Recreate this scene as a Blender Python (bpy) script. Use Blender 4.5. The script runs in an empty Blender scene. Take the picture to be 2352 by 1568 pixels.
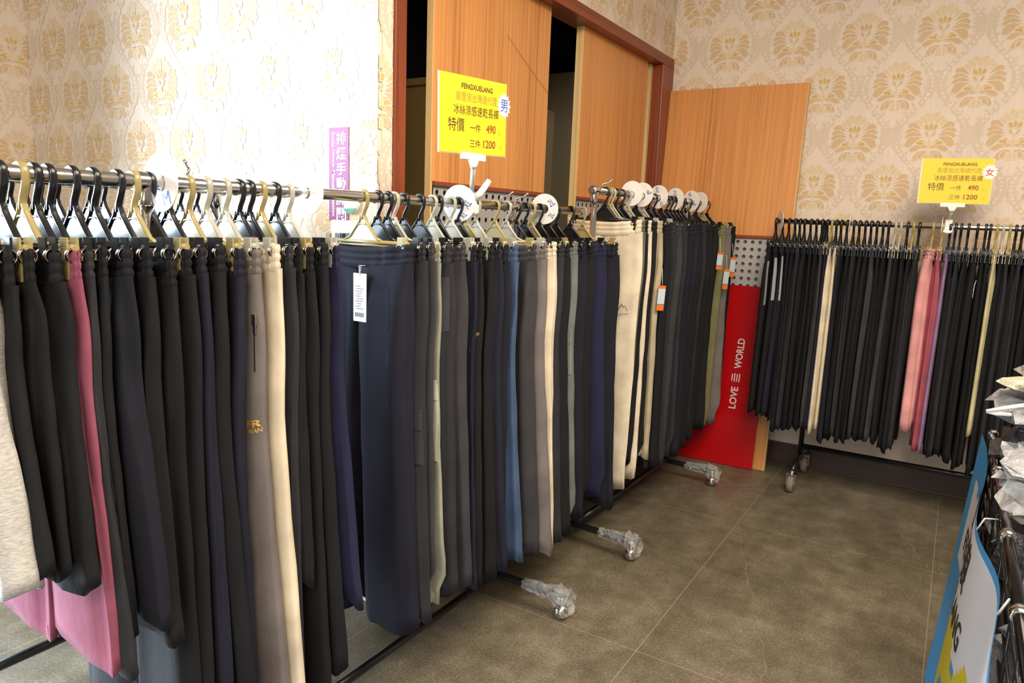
import bpy, math, random
import numpy as np
from mathutils import Vector, Matrix, Euler

# ------------------------------------------------------------------ camera, light, exposure
SC = bpy.context.scene
COL = SC.collection
S = 1.4                                   # eye height in metres
F, CX, CY = 1646.0, 1176.0, 784.0         # focal length in pixels of the 2352 x 1568 frame
V1 = np.array([-1523. - CX, 404. - CY, F]); V2 = np.array([2214. - CX, 546. - CY, F])
AY = V2 / np.linalg.norm(V2)
AX = -V1 / np.linalg.norm(V1); AX = AX - AY * (AX @ AY); AX = AX / np.linalg.norm(AX)
AZ = np.cross(AX, AY)
R = np.array([AX, AY, AZ])
EYE = np.array([0, 0, S])

def ray(px, py): return R @ np.array([px - CX, py - CY, F])
def on_x(px, py, x): r = ray(px, py); return r * (x / r[0]) + EYE
def on_y(px, py, y): r = ray(px, py); return r * (y / r[1]) + EYE
def on_z(px, py, z): r = ray(px, py); return r * ((z - S) / r[2]) + EYE

cam = bpy.data.cameras.new('camera'); cam.sensor_width = 36; cam.lens = 36 * F / 2352.0
cam.clip_start = 0.05
co = bpy.data.objects.new('camera', cam); COL.objects.link(co)
rt, up, bk = R[:, 0], -R[:, 1], -R[:, 2]
co.matrix_world = Matrix(((rt[0], up[0], bk[0], 0), (rt[1], up[1], bk[1], 0), (rt[2], up[2], bk[2], S), (0, 0, 0, 1)))
SC.camera = co

w = bpy.data.worlds.new('world'); SC.world = w; w.use_nodes = True
w.node_tree.nodes['Background'].inputs[0].default_value = (1.0, 0.86, 0.70, 1)
w.node_tree.nodes['Background'].inputs[1].default_value = 0.22

def area(name, loc, target, sx, sy, power, color, spread=180):
    l = bpy.data.lights.new(name, 'AREA'); l.shape = 'RECTANGLE'; l.size = sx; l.size_y = sy
    l.energy = power; l.color = color; l.spread = math.radians(spread)
    o = bpy.data.objects.new(name, l); COL.objects.link(o); o.location = loc
    o.rotation_euler = (Vector(target) - Vector(loc)).to_track_quat('-Z', 'Z').to_euler()
    return o
# daylight through the shop window in the left wall, warm lamps under the ceiling
area('window_daylight', (-3.85, -0.35, 1.28), (0, -0.35, 1.10), 2.6, 2.45, 335, (0.70, 0.86, 1.0), 128)
area('shop_front_daylight', (-0.6, -3.0, 1.2), (-0.4, 1.0, 0.5), 3.4, 2.2, 40, (0.80, 0.90, 1.0))
area('ceiling_lamp', (0.4, 1.6, 2.95), (0.4, 1.6, 0), 1.5, 1.5, 84, (1.0, 0.87, 0.71))
area('store_fill', (-2.6, 3.1, 2.7), (-2.6, 3.1, 0), .4, .4, 2.2, (0.8, 0.88, 1.0))  # added fill without a fixture, brightens the store room behind the doors
area('ceiling_lamp', (0.6, -1.2, 2.95), (0.1, 1.0, 0.9), 1.5, 1.5, 72, (1.0, 0.88, 0.73))

SC.view_settings.view_transform = 'Standard'; SC.view_settings.look = 'None'
SC.view_settings.gamma = 1.0; SC.view_settings.use_curve_mapping = False
SC.view_settings.exposure = 0.55
SC.render.film_transparent = False
SC.cycles.max_bounces = 8; SC.cycles.transparent_max_bounces = 12

# ------------------------------------------------------------------ materials
def lin(c): return tuple(((v / 255) / 12.92 if v <= 10 else ((v / 255 + 0.055) / 1.055) ** 2.4) for v in c)
MATS = {}
def mat(name, rgb, rough=0.6, metal=0.0, spec=0.5, **kw):
    if name in MATS: return MATS[name]
    m = bpy.data.materials.new(name); m.use_nodes = True
    b = m.node_tree.nodes['Principled BSDF']
    b.inputs['Base Color'].default_value = (*lin(rgb), 1)
    b.inputs['Roughness'].default_value = rough; b.inputs['Metallic'].default_value = metal
    b.inputs['Specular IOR Level'].default_value = spec
    for k, v in kw.items(): b.inputs[k.replace('_', ' ')].default_value = v
    MATS[name] = m; return m

class NT:
    def __init__(s, m): s.t = m.node_tree; s.b = s.t.nodes['Principled BSDF']
    def n(s, typ, **kw):
        d = s.t.nodes.new(typ)
        for k, v in kw.items(): setattr(d, k, v)
        return d
    def l(s, a, b): s.t.links.new(a, b)
    def math(s, op, a, b=None):
        d = s.n('ShaderNodeMath', operation=op)
        for i, v in enumerate((a, b)):
            if v is None: continue
            if isinstance(v, (int, float)): d.inputs[i].default_value = v
            else: s.l(v, d.inputs[i])
        return d.outputs[0]
    def noise(s, vec, scale, detail=4, rough=0.55, stretch=None):
        if stretch:
            mp = s.n('ShaderNodeMapping'); mp.inputs['Scale'].default_value = stretch; s.l(vec, mp.inputs[0]); vec = mp.outputs[0]
        d = s.n('ShaderNodeTexNoise'); d.inputs['Scale'].default_value = scale
        d.inputs['Detail'].default_value = detail; d.inputs['Roughness'].default_value = rough
        s.l(vec, d.inputs['Vector']); return d.outputs[0]
    def ramp(s, fac, stops):
        d = s.n('ShaderNodeValToRGB'); e = d.color_ramp.elements
        while len(e) < len(stops): e.new(0.5)
        for i, (p, c) in enumerate(stops): e[i].position = p; e[i].color = (*lin(c), 1)
        s.l(fac, d.inputs[0]); return d.outputs[0]
    def mix(s, fac, a, b):
        d = s.n('ShaderNodeMix', data_type='RGBA')
        if isinstance(fac, float): d.inputs[0].default_value = fac
        else: s.l(fac, d.inputs[0])
        for i, v in ((6, a), (7, b)):
            if isinstance(v, tuple): d.inputs[i].default_value = (*lin(v), 1)
            else: s.l(v, d.inputs[i])
        return d.outputs[2]
    def bump(s, h, strength, dist):
        d = s.n('ShaderNodeBump'); d.inputs['Strength'].default_value = strength; d.inputs['Distance'].default_value = dist
        s.l(h, d.inputs['Height']); s.l(d.outputs[0], s.b.inputs['Normal'])
    def obj(s): return s.n('ShaderNodeTexCoord').outputs['Object']

def fabric(name, rgb, sheen=0.25, slub=False):
    if name in MATS: return MATS[name]
    m = mat(name, rgb, 0.85, spec=0.25); t = NT(m); o = t.obj()
    d = tuple(max(0, int(v * 0.86)) for v in rgb); l = tuple(min(255, int(v * 1.06) + 1) for v in rgb)
    if slub:
        f = t.noise(o, 40, 3, 0.7, (2.5, 2.5, 11))
        d = tuple(int(v * 0.80) for v in rgb)
    else: f = t.noise(o, 7, 4)
    t.l(t.ramp(f, [(0.3, d), (0.7, l)]), t.b.inputs['Base Color'])
    t.bump(t.noise(o, 55, 5, 0.7, (1, 1, 0.55)), 0.25, 0.0035)
    t.b.inputs['Sheen Weight'].default_value = sheen; t.b.inputs['Sheen Roughness'].default_value = 0.45
    t.b.inputs['Sheen Tint'].default_value = (*lin(tuple(min(255, v + 60) for v in rgb)), 1)
    return m

def wood(name, a, b, rough=0.42, axis=2, scale=1.0):
    if name in MATS: return MATS[name]
    m = mat(name, a, rough); t = NT(m); o = t.obj()
    st = [70 * scale] * 3; st[axis] = 0.9 * scale
    f1 = t.noise(o, 1.0, 5, 0.65, tuple(st))
    st2 = [9 * scale] * 3; st2[axis] = 0.35
    f2 = t.noise(o, 1.0, 3, 0.5, tuple(st2))
    c = t.ramp(t.math('ADD', t.math('MULTIPLY', f1, 0.65), t.math('MULTIPLY', f2, 0.35)), [(0.36, b), (0.47, a), (0.60, tuple(min(255, int(v * 1.09)) for v in a))])
    t.l(c, t.b.inputs['Base Color']); t.bump(f1, 0.08, 0.002)
    return m

M_CHROME = mat('chrome', (205, 200, 195), 0.14, 1.0)
M_STEEL = mat('worn_chrome', (222, 216, 208), 0.2, 1.0)
M_BLACKMETAL = mat('black_metal', (22, 22, 24), 0.32)
M_BLACKPL = mat('black_plastic', (22, 22, 25), 0.27, spec=0.6)
M_KHAKIPL = mat('khaki_plastic', (158, 142, 92), 0.3, spec=0.6)
M_GREYPL = mat('smoky_plastic', (172, 168, 152), 0.28, spec=0.6)
M_WHITEPL = mat('white_plastic', (236, 234, 228), 0.4)
M_BRASS = mat('spring_steel', (190, 174, 156), 0.25, 1.0)
M_WHITECARD = mat('white_card', (238, 236, 230), 0.6)
M_BLUEINK = mat('blue_ink', (60, 82, 175), 0.6)
M_RUBBER = mat('grey_rubber', (120, 112, 98), 0.7)
M_DARK = mat('dark_interior', (12, 12, 15), 0.9)

# ------------------------------------------------------------------ mesh helpers
class MB:
    def __init__(s): s.v = []; s.f = []; s.m = []; s.sm = []
    def add(s, v, f, mi=0, smooth=False):
        o = len(s.v); s.v += [tuple(map(float, p)) for p in v]
        for q in f: s.f.append(tuple(i + o for i in q)); s.m.append(mi); s.sm.append(smooth)
    def box(s, lo, hi, mi=0):
        x0, y0, z0 = lo; x1, y1, z1 = hi
        s.add([(x0, y0, z0), (x1, y0, z0), (x1, y1, z0), (x0, y1, z0), (x0, y0, z1), (x1, y0, z1), (x1, y1, z1), (x0, y1, z1)],
              [(0, 3, 2, 1), (4, 5, 6, 7), (0, 1, 5, 4), (1, 2, 6, 5), (2, 3, 7, 6), (3, 0, 4, 7)], mi)
    def loft(s, loops, closed=True, cap0=True, cap1=True, mi=0, smooth=True):
        n = len(loops[0]); v = [p for l in loops for p in l]; f = []
        for i in range(len(loops) - 1):
            for j in range(n if closed else n - 1):
                k = (j + 1) % n
                f.append((i * n + j, i * n + k, (i + 1) * n + k, (i + 1) * n + j))
        s.add(v, f, mi, smooth)
        o = len(s.v) - len(v)
        if cap0: s.f.append(tuple(o + j for j in reversed(range(n)))); s.m.append(mi); s.sm.append(False)
        if cap1: s.f.append(tuple(o + (len(loops) - 1) * n + j for j in range(n))); s.m.append(mi); s.sm.append(False)
    def tube(s, path, r, seg=10, mi=0, caps=True, flat=None, smooth=True):
        P = [Vector(p) for p in path]; loops = []; N = None
        for i, p in enumerate(P):
            t = (P[min(i + 1, len(P) - 1)] - P[max(i - 1, 0)]).normalized()
            if N is None:
                a = Vector(flat) if flat else (Vector((0, 0, 1)) if abs(t.z) < 0.9 else Vector((1, 0, 0)))
                N = (a - t * a.dot(t)).normalized()
            else: N = (N - t * N.dot(t)).normalized()
            B = t.cross(N)
            rr = r[i] if isinstance(r, (list, tuple)) and not isinstance(r[0], tuple) and len(r) == len(P) else r
            if isinstance(rr, tuple):
                a, b = rr; loops.append([p + N * (a * x) + B * (b * y) for x, y in
                    ((1, .55), (.55, 1), (-.55, 1), (-1, .55), (-1, -.55), (-.55, -1), (.55, -1), (1, -.55))])
            else: loops.append([p + N * (rr * math.cos(k * 2 * math.pi / seg)) + B * (rr * math.sin(k * 2 * math.pi / seg)) for k in range(seg)])
        s.loft(loops, True, caps, caps, mi, smooth)
    def lathe(s, prof, seg=16, axis='z', origin=(0, 0, 0), mi=0):
        loops = []
        for r, h in prof:
            l = []
            for k in range(seg):
                a = 2 * math.pi * k / seg; c, d = r * math.cos(a), r * math.sin(a)
                p = {'z': (c, d, h), 'x': (h, c, d), 'y': (d, h, c)}[axis]
                l.append((p[0] + origin[0], p[1] + origin[1], p[2] + origin[2]))
            loops.append(l)
        s.loft(loops, True, True, True, mi)
    def prism(s, poly, fn0, fn1, mi=0):
        n = len(poly); v = [fn0(p) for p in poly] + [fn1(p) for p in poly]
        s.add(v, [tuple(range(n - 1, -1, -1)), tuple(range(n, 2 * n))] + [(i, (i + 1) % n, n + (i + 1) % n, n + i) for i in range(n)], mi)
    def mesh(s, name, mats):
        me = bpy.data.meshes.new(name); me.from_pydata(s.v, [], s.f)
        for m in (mats if isinstance(mats, (list, tuple)) else [mats]): me.materials.append(m)
        me.polygons.foreach_set('material_index', s.m); me.polygons.foreach_set('use_smooth', s.sm)
        me.update(); return me
    def build(s, name, mats, parent=None, bevel=0, seg=2):
        o = bpy.data.objects.new(name, s.mesh(name, mats)); COL.objects.link(o)
        if parent: o.parent = parent
        if bevel:
            b = o.modifiers.new('bevel', 'BEVEL'); b.width = bevel; b.segments = seg; b.limit_method = 'ANGLE'; b.angle_limit = 0.7
        return o

def tag(o, label, cat, group=None, kind=None):
    o['label'] = label; o['category'] = cat
    if group: o['group'] = group
    if kind: o['kind'] = kind
    return o
def struct(o): o['kind'] = 'structure'; return o
def empty(name, loc, rz=0.0, label=None, cat=None, group=None):
    o = bpy.data.objects.new(name, None); COL.objects.link(o); o.location = loc; o.rotation_euler = (0, 0, rz)
    o.empty_display_size = 0.05
    if label: tag(o, label, cat, group)
    return o
def inst(me, name, parent, loc=None, rz=0):
    o = bpy.data.objects.new(name, me); COL.objects.link(o); o.parent = parent
    if loc: o.location = loc
    if rz: o.rotation_euler = (0, 0, rz)
    return o

TCACHE = {}
def text2d(body, bold=0.0):
    """glyph outlines filled as a flat mesh: vertices normalised to height units, faces, bounds"""
    if (body, bold) in TCACHE: return TCACHE[(body, bold)]
    c = bpy.data.curves.new('t', 'FONT'); c.body = body; c.size = 1; c.offset = bold; c.resolution_u = 3
    o = bpy.data.objects.new('t', c); COL.objects.link(o)
    bpy.context.view_layer.update()
    dg = bpy.context.evaluated_depsgraph_get()
    me = bpy.data.meshes.new_from_object(o.evaluated_get(dg))
    v = np.array([tuple(p.co)[:2] for p in me.vertices]) if len(me.vertices) else np.zeros((0, 2))
    f = [tuple(p.vertices) for p in me.polygons]
    bpy.data.objects.remove(o); bpy.data.curves.remove(c); bpy.data.meshes.remove(me)
    TCACHE[(body, bold)] = (v, f); return v, f
def put_text(mb, body, x0, x1, y0, y1, fn, mi=0, bold=0.0):
    """fit the text into the box x0..x1, y0..y1 of a surface; fn maps (x, y) to a 3D point"""
    v, f = text2d(body, bold)
    if len(v) == 0: return
    lo, hi = v.min(0), v.max(0); sz = np.maximum(hi - lo, 1e-6)
    q = (v - lo) / sz * np.array([x1 - x0, y1 - y0]) + np.array([x0, y0])
    mb.add([fn(*p) for p in q], f, mi)

# ------------------------------------------------------------------ wallpaper (damask drawn as flat printed shapes within the wall's own mesh)
def clip_poly(p, x0, x1, y0, y1):
    for ax, lim, sg in ((0, x0, 1), (0, x1, -1), (1, y0, 1), (1, y1, -1)):
        out = []
        for i in range(len(p)):
            a, b = p[i - 1], p[i]; ia = (a[ax] - lim) * sg >= 0; ib = (b[ax] - lim) * sg >= 0
            if ia != ib:
                t = (lim - a[ax]) / (b[ax] - a[ax]); out.append((a[0] + (b[0] - a[0]) * t, a[1] + (b[1] - a[1]) * t))
            if ib: out.append(b)
        p = out
        if len(p) < 3: return None
    return p
def petal(x0, y0, x1, y1, wd, bend=0.0, fat=0.6, n=7):
    """a leaf from root to tip: width wd, sideways bend, widest at fat"""
    dx, dy = x1 - x0, y1 - y0; L = math.hypot(dx, dy); ux, uy = dx / L, dy / L; nx, ny = -uy, ux
    a, b = [], []
    for i in range(n + 1):
        t = i / n
        ww = wd * (math.sin(math.pi * t ** (math.log(0.5) / math.log(fat)))) ** 0.8 * 0.5 if 0 < t < 1 else 0
        c = bend * math.sin(math.pi * t * 0.5) * t
        px, py = x0 + dx * t + nx * c, y0 + dy * t + ny * c
        a.append((px + nx * ww, py + ny * ww)); b.append((px - nx * ww, py - ny * ww))
    return a + b[-2:0:-1]
def damask_unit():
    """one plume motif in units of its own: width about 540, height about 610; origin in the middle"""
    L = []
    H = [  # right half: root x, y, tip x, y, width, bend, fat, tone
        (6, 470, 56, 612, 78, -14, .62, 1), (36, 450, 112, 566, 66, -22, .66, 1), (88, 420, 160, 520, 60, -14, .7, 1),
        (104, 388, 232, 492, 92, -40, .72, 0), (104, 350, 262, 424, 84, -52, .70, 0), (92, 316, 276, 366, 84, -62, .62, 0), (86, 290, 292, 268, 118, -74, .70, 0),
        (40, 232, 150, 244, 66, -36, .6, 2), (18, 168, 156, 206, 74, 18, .55, 2), (60, 176, 230, 162, 68, -34, .6, 0),
        (14, 108, 186, 70, 92, -56, .62, 0), (56, 92, 126, 30, 58, -12, .6, 0), (4, 84, 56, 0, 74, -14, .55, 1),
        (12, 376, 78, 430, 52, 14, .62, 2), (12, 296, 62, 360, 32, 6, .6, 0), (8, 190, 60, 226, 46, 0, .6, 1)]
    for x0, y0, x1, y1, wd, bd, ft, tone in H:
        p = petal(x0, y0, x1, y1, wd, bd, ft)
        L.append((tone, p)); L.append((tone, [(-x, y) for x, y in reversed(p)]))
    L.append((2, petal(0, 380, 0, 470, 40, 0, .45))); L.append((1, petal(0, 470, 0, 590, 34, 0, .5)))
    L.append((1, petal(0, 330, 0, 150, 34, 0, .6)))
    out = []
    for t, p in L:
        cx_, cy_ = sum(q[0] for q in p) / len(p), sum(q[1] for q in p) / len(p)
        gx = []
        for x, y in p:
            d = math.hypot(x - cx_, y - cy_) + 1e-6; k = 1 + 9.0 / d; gx.append((cx_ + (x - cx_) * k, cy_ + (y - cy_) * k))
        out.append((4, gx)); out.append((t, p))
    return [(t, [(x / 540, (y - 300) / 540) for x, y in p]) for t, p in out]
UNIT = damask_unit()
def ribbon_unit(n=26):
    """one period of the ogee garland between the plumes; x in column widths, y in rows"""
    out = []
    def cx(t): return 0.25 + 0.20 * math.cos(2 * math.pi * t)
    for sg in (1, -1):
        for i in range(n):
            t0, t1 = i / n - 0.5, (i + 1) / n - 0.5
            w0, w1 = (0.052 + 0.016 * math.cos(4 * math.pi * t) for t in (t0, t1))
            q = [(cx(t0) - w0, t0), (cx(t0) + w0, t0), (cx(t1) + w1, t1), (cx(t1) - w1, t1)]
            out.append((3, [(sg * x, y) for x, y in q]))
            c = ((cx(t0) + cx(t1)) / 2, (t0 + t1) / 2); r = 0.016 + 0.005 * (i % 3)
            out.append((4, [(sg * (c[0] + r * math.cos(k * 1.0472)), c[1] + 0.68 * r * math.sin(k * 1.0472)) for k in range(6)]))
            if i % 2 == 0:
                for s2 in (1, -1):
                    e = (c[0] + s2 * 0.082, c[1] + 0.03)
                    out.append((3, [(sg * x, y) for x, y in petal(c[0] + s2 * 0.04, c[1], e[0], e[1], 0.034, 0.006)]))
    for k in range(7):
        a = math.pi * (k - 3) / 8
        for s2 in (1, -1):
            out.append((3, petal(0.5, 0.0, 0.5 + s2 * 0.16 * math.cos(a), 0.11 * math.sin(a) + 0.02, 0.034, 0.02)))
    return out
RIB = ribbon_unit()
def wall_material(name, rgb):
    if name in MATS: return MATS[name]
    m = mat(name, rgb, 0.62, spec=0.3); t = NT(m); o = t.obj()
    f = t.noise(o, 1, 4, 0.6, (160, 160, 9)); g = t.noise(o, 3.0, 3)
    k = t.math('ADD', t.math('MULTIPLY', f, 0.6), t.math('MULTIPLY', g, 0.4))
    t.l(t.ramp(k, [(0.35, tuple(int(v * 0.955) for v in rgb)), (0.65, tuple(min(255, int(v * 1.02)) for v in rgb))]), t.b.inputs['Base Color'])
    t.bump(f, 0.12, 0.001)
    return m
WP = [wall_material('wallpaper_ground', (232, 214, 196)), wall_material('print_gold', (214, 184, 145)), wall_material('print_pale_gold', (225, 201, 165)),
      wall_material('print_amber', (214, 178, 118)), wall_material('print_taupe', (220, 201, 180)), wall_material('print_pearl', (234, 216, 190))]
def wallpaper(mb, rects, fn, W, phase, normal_off=0.0008):
    """rects in wall coordinates (a along, z up); fn(a, z, off) gives the point; phase is the middle of one plume"""
    H2 = W * 1.452
    for (a0, a1, z0, z1) in rects:
        i0, i1 = math.floor((a0 - phase[0]) / W) - 1, math.ceil((a1 - phase[0]) / W) + 1
        j0, j1 = math.floor((z0 - phase[1]) / H2) - 1, math.ceil((z1 - phase[1]) / H2) + 1
        for i in range(i0, i1 + 1):
            for j in range(j0, j1 + 1):
                for (ox, oz) in ((0, 0), (W / 2, H2 / 2)):
                    c = (phase[0] + i * W + ox, phase[1] + j * H2 + oz)
                    if c[0] + W * .7 < a0 or c[0] - W * .7 > a1 or c[1] + H2 * .6 < z0 or c[1] - H2 * .6 > z1: continue
                    for k, (tone, p) in enumerate(UNIT):
                        q = clip_poly([(c[0] + x * W * 0.60, c[1] + y * W * 0.60) for x, y in p], a0, a1, z0, z1)
                        if q: mb.add([fn(x, z, .0012 + 1.6e-5 * k) for x, z in q], [tuple(range(len(q)))], 1 + tone)
                    if (ox, oz) == (0, 0):
                        for k, (tone, p) in enumerate(RIB):
                            q = clip_poly([(c[0] + x * W, c[1] + y * H2) for x, y in p], a0, a1, z0, z1)
                            if q: mb.add([fn(x, z, .0004 + 5.5e-6 * k) for x, z in q], [tuple(range(len(q)))], 1 + tone)

# ------------------------------------------------------------------ setting
XD, YR, YP = -1.663, 4.48, 1.815            # door wall, right wall, pier wall
XL = -3.90                                   # left wall
ZC = 3.0
# floor: stone tiles with pale joints
mf = mat('stone_tile', (112, 104, 88), 0.42); t = NT(mf); o = t.obj()
sx = t.n('ShaderNodeSeparateXYZ'); t.l(o, sx.inputs[0])
def joint(val, off, per, half):
    d = t.math('ABSOLUTE', t.math('SUBTRACT', t.math('FRACT', t.math('ADD', t.math('DIVIDE', t.math('SUBTRACT', val, off), per), 100.5)), 0.5))
    return t.math('LESS_THAN', t.math('MULTIPLY', d, per), half)
jl = t.math('MAXIMUM', joint(sx.outputs[0], -0.764, 0.820, 0.0016), joint(sx.outputs[1], 2.104, 1.275, 0.0016))
n1 = t.noise(o, 1.6, 6, 0.62); n2 = t.noise(o, 9, 6, 0.7); n3 = t.noise(o, 120, 3, 0.7); n4 = t.noise(o, 1.0, 5, 0.6, (5, 0.9, 1))
k = t.math('ADD', t.math('ADD', t.math('MULTIPLY', n1, 0.22), t.math('MULTIPLY', n2, 0.26)), t.math('ADD', t.math('MULTIPLY', n3, 0.34), t.math('MULTIPLY', n4, 0.18)))
c = t.ramp(k, [(0.37, (66, 59, 45)), (0.50, (104, 95, 77)), (0.63, (142, 132, 112))])
sp = t.noise(o, 330, 2, 0.6)
c = t.mix(t.math('GREATER_THAN', sp, 0.70), c, (140, 132, 116))
c = t.mix(t.math('MULTIPLY', jl, 0.62), c, (158, 147, 124))
t.l(c, t.b.inputs['Base Color']); t.bump(t.math('SUBTRACT', k, t.math('MULTIPLY', jl, 0.5)), 0.12, 0.004)
t.l(t.math('ADD', t.math('MULTIPLY', n2, 0.25), 0.30), t.b.inputs['Roughness'])
m_vein = mat('stone_vein', (118, 107, 86), 0.45)
mb = MB(); mb.box((-7, -4, -0.06), (4, 4.6, 0))
rnd = random.Random(5)
def vein(pts, wd):
    P = []
    for a, b in zip(pts[:-1], pts[1:]):
        for i in range(9):
            s_ = i / 9; P.append((a[0] + (b[0] - a[0]) * s_ + rnd.uniform(-1, 1) * 0.010, a[1] + (b[1] - a[1]) * s_ + rnd.uniform(-1, 1) * 0.010))
    P.append(pts[-1])
    for (x0, y0), (x1, y1) in zip(P[:-1], P[1:]):
        w0 = wd * rnd.uniform(0.4, 1.2); L = math.hypot(x1 - x0, y1 - y0) + 1e-9; nx, ny = -(y1 - y0) / L * w0, (x1 - x0) / L * w0
        mb.add([(x0 + nx, y0 + ny, .0006), (x0 - nx, y0 - ny, .0006), (x1 - nx, y1 - ny, .0006), (x1 + nx, y1 + ny, .0006)], [(0, 1, 2, 3)], 1)
vein([(-1.073, 4.27), (-0.766, 3.385), (-0.557, 2.765), (-0.402, 2.342), (-0.33, 2.0)], 0.0030)
vein([(-0.075, 3.718), (0.036, 3.40)], 0.0045)
vein([(0.036, 3.40), (-0.02, 3.0), (-0.12, 2.75)], 0.0018)
floor = struct(mb.build('floor', [mf, m_vein]))

# right wall (far side of the room)
mb = MB(); mb.box((XD, YR, 0), (4.0, YR + .1, ZC))
wallpaper(mb, [(XD, 1.3, 0.75, ZC)], lambda a, z, o_: (a, YR - o_, z), 0.3675, (-0.951, 2.455))
struct(mb.build('wall_right', WP))
mb = MB(); mb.box((XD + 0.02, YR - 0.022, 0.0), (4.0, YR, 0.115)); mb.box((XD + 0.02, YR - 0.028, 0.115), (4.0, YR, 0.130)); mb.box((XD + 0.02, YR - 0.030, 0.0), (4.0, YR, 0.012))
struct(mb.build('baseboard_right', wood('dark_baseboard', (58, 40, 33), (38, 25, 20), 0.4, 0), bevel=0.002))
# door wall: narrow strip, then above the doors
mb = MB()
mb.box((XD - .09, YP + .021, 0), (XD, 1.885, ZC)); mb.box((XD - .09, 1.885, 2.42), (XD, YR, ZC))
wallpaper(mb, [(YP + .002, 1.885, 0.6, ZC), (1.885, YR, 2.42, ZC)], lambda a, z, o_: (XD + o_, a, z), 0.345, (1.815, 1.80))
struct(mb.build('wall_back', WP))
# pier wall facing the window, and the short left wall
mb = MB(); mb.box((XL - .1, YP, 0), (XD - .09, YP + .08, ZC)); mb.box((XD - .09, YP, 0), (XD - .003, YP + .02, ZC))
wallpaper(mb, [(XL, XD, 0.9, ZC)], lambda a, z, o_: (a, YP - o_, z), 0.327, (-3.324, 2.120))
struct(mb.build('wall_front', WP))
mb = MB(); mb.box((XL - .1, 1.25, 0), (XL, YP, ZC))
wallpaper(mb, [(1.25, YP, 0.9, ZC)], lambda a, z, o_: (XL + o_, a, z), 0.327, (1.75, 2.10))
struct(mb.build('wall_left', WP))
# window the daylight comes through (left wall, beside and behind the view)
mb = MB(); YW0, YW1 = -1.70, 1.0
for y in (YW0 - .06, YW1, (YW0 + YW1) / 2 - .03): mb.box((XL - .1, y, 0), (XL - .02, y + .06, 2.7))
mb.box((XL - .1, YW0, 0), (XL - .02, YW1, .05)); mb.box((XL - .1, YW0, 2.62), (XL - .02, YW1, 2.7))
struct(mb.build('window_1', mat('window_frame_grey', (150, 152, 155), .4, .6), bevel=.004))
mb = MB(); mb.box((XL - .1, 1.06, 0), (XL - .02, 1.25, ZC)); mb.box((XL - .1, YW0 - .06, 2.7), (XL - .02, 1.06, ZC))
struct(mb.build('trim_3', WP[0]))

# door frame of red-brown wood, sliding doors, store room behind
m_red = wood('red_brown_wood', (134, 62, 30), (100, 42, 20), 0.35)
m_redh = wood('red_brown_wood_across', (134, 62, 36), (104, 46, 26), 0.35, 1)
m_or = wood('orange_veneer', (206, 140, 78), (178, 112, 54), 0.36)
m_pine = wood('raw_pine', (214, 180, 122), (186, 146, 88), 0.6)
mb = MB()
mb.box((XD - .12, 1.885, 0), (XD + .012, 1.942, 2.362), 0)
mb.box((XD - .12, 4.30, 0), (XD + .012, YR - .001, 2.362), 0)
mb.box((XD - .12, 1.885, 2.362), (XD + .012, YR - .001, 2.42), 1)
mb.box((XD - .10, 4.262, 0), (XD - .055, 4.30, 2.362), 2)
struct(mb.build('trim_1', [m_red, m_redh, m_pine], bevel=.004))

def pegboard(mb, a0, a1, z0, z1, pitch, r, fn, depth):
    """sheet with real round holes: fn(a, z, d) gives the point, d into the sheet"""
    na, nz = max(1, round((a1 - a0) / pitch)), max(1, round((z1 - z0) / pitch)); pa, pz = (a1 - a0) / na, (z1 - z0) / nz
    for i in range(na):
        for j in range(nz):
            ca, cz = a0 + (i + .5) * pa, z0 + (j + .5) * pz; n = 16
            out, inn = [], []
            for k in range(n):
                th = 2 * math.pi * k / n; c_, s_ = math.cos(th), math.sin(th); m_ = max(abs(c_), abs(s_))
                out.append((ca + c_ / m_ * pa / 2, cz + s_ / m_ * pz / 2)); inn.append((ca + c_ * r, cz + s_ * r))
            v = [fn(*p, 0) for p in out] + [fn(*p, 0) for p in inn] + [fn(*p, depth) for p in inn]
            mb.add(v, [(k, (k + 1) % n, n + (k + 1) % n, n + k) for k in range(n)] + [(n + k, n + (k + 1) % n, 2 * n + (k + 1) % n, 2 * n + k) for k in range(n)])
m_peg = mat('grey_metal_sheet', (176, 174, 170), 0.45, 0.1)

def sliding_door(name, y0, y1, x, th, label):
    mb = MB(); mb.box((x - th + .004, y0 + .004, 1.535), (x - .002, y1 - .004, 2.385), 0)
    d = mb.build(name, [m_or], bevel=.0015); struct(d)
    mb = MB(); mb.box((x - th, y0, 0.03), (x - .004, y0 + .010, 2.385)); mb.box((x - th, y1 - .008, 0.03), (x - .004, y1, 2.385)); mb.build('edge_batten', m_pine, d)
    mb = MB(); mb.box((x - .002, y0 + .01, 1.520), (x + .008, y1 - .01, 1.535)); mb.box((x - .002, y0 + .01, 0.62), (x + .008, y1 - .01, .635)); mb.build('window_bead', m_redh, d)
    mb = MB(); pegboard(mb, y0 + .02, y1 - .02, .64, 1.52, .048, .0105, lambda a, z, q: (x - .006 - q, a, z), .003); mb.build('perforated_sheet', m_peg, d)
    mb = MB(); mb.box((x - th, y0 + .012, .64), (x - th + .006, y1 - .01, 1.52)); mb.build('backing_board', mat('backing_board', (120, 100, 74), .8), d)
    mb = MB(); mb.box((x - th + .004, y0 + .004, .03), (x - .002, y1 - .004, .62)); mb.build('lower_panel', m_or, d, bevel=.0015)
    return d
d1 = sliding_door('door_1', 2.162, 3.023, XD - .05, .032, '')
d2 = sliding_door('door_2', 3.352, 4.217, XD - .05, .042, '')
mb = MB(); a, b = on_x(1165, 80, XD - .048), on_x(1262, 218, XD - .048)
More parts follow.
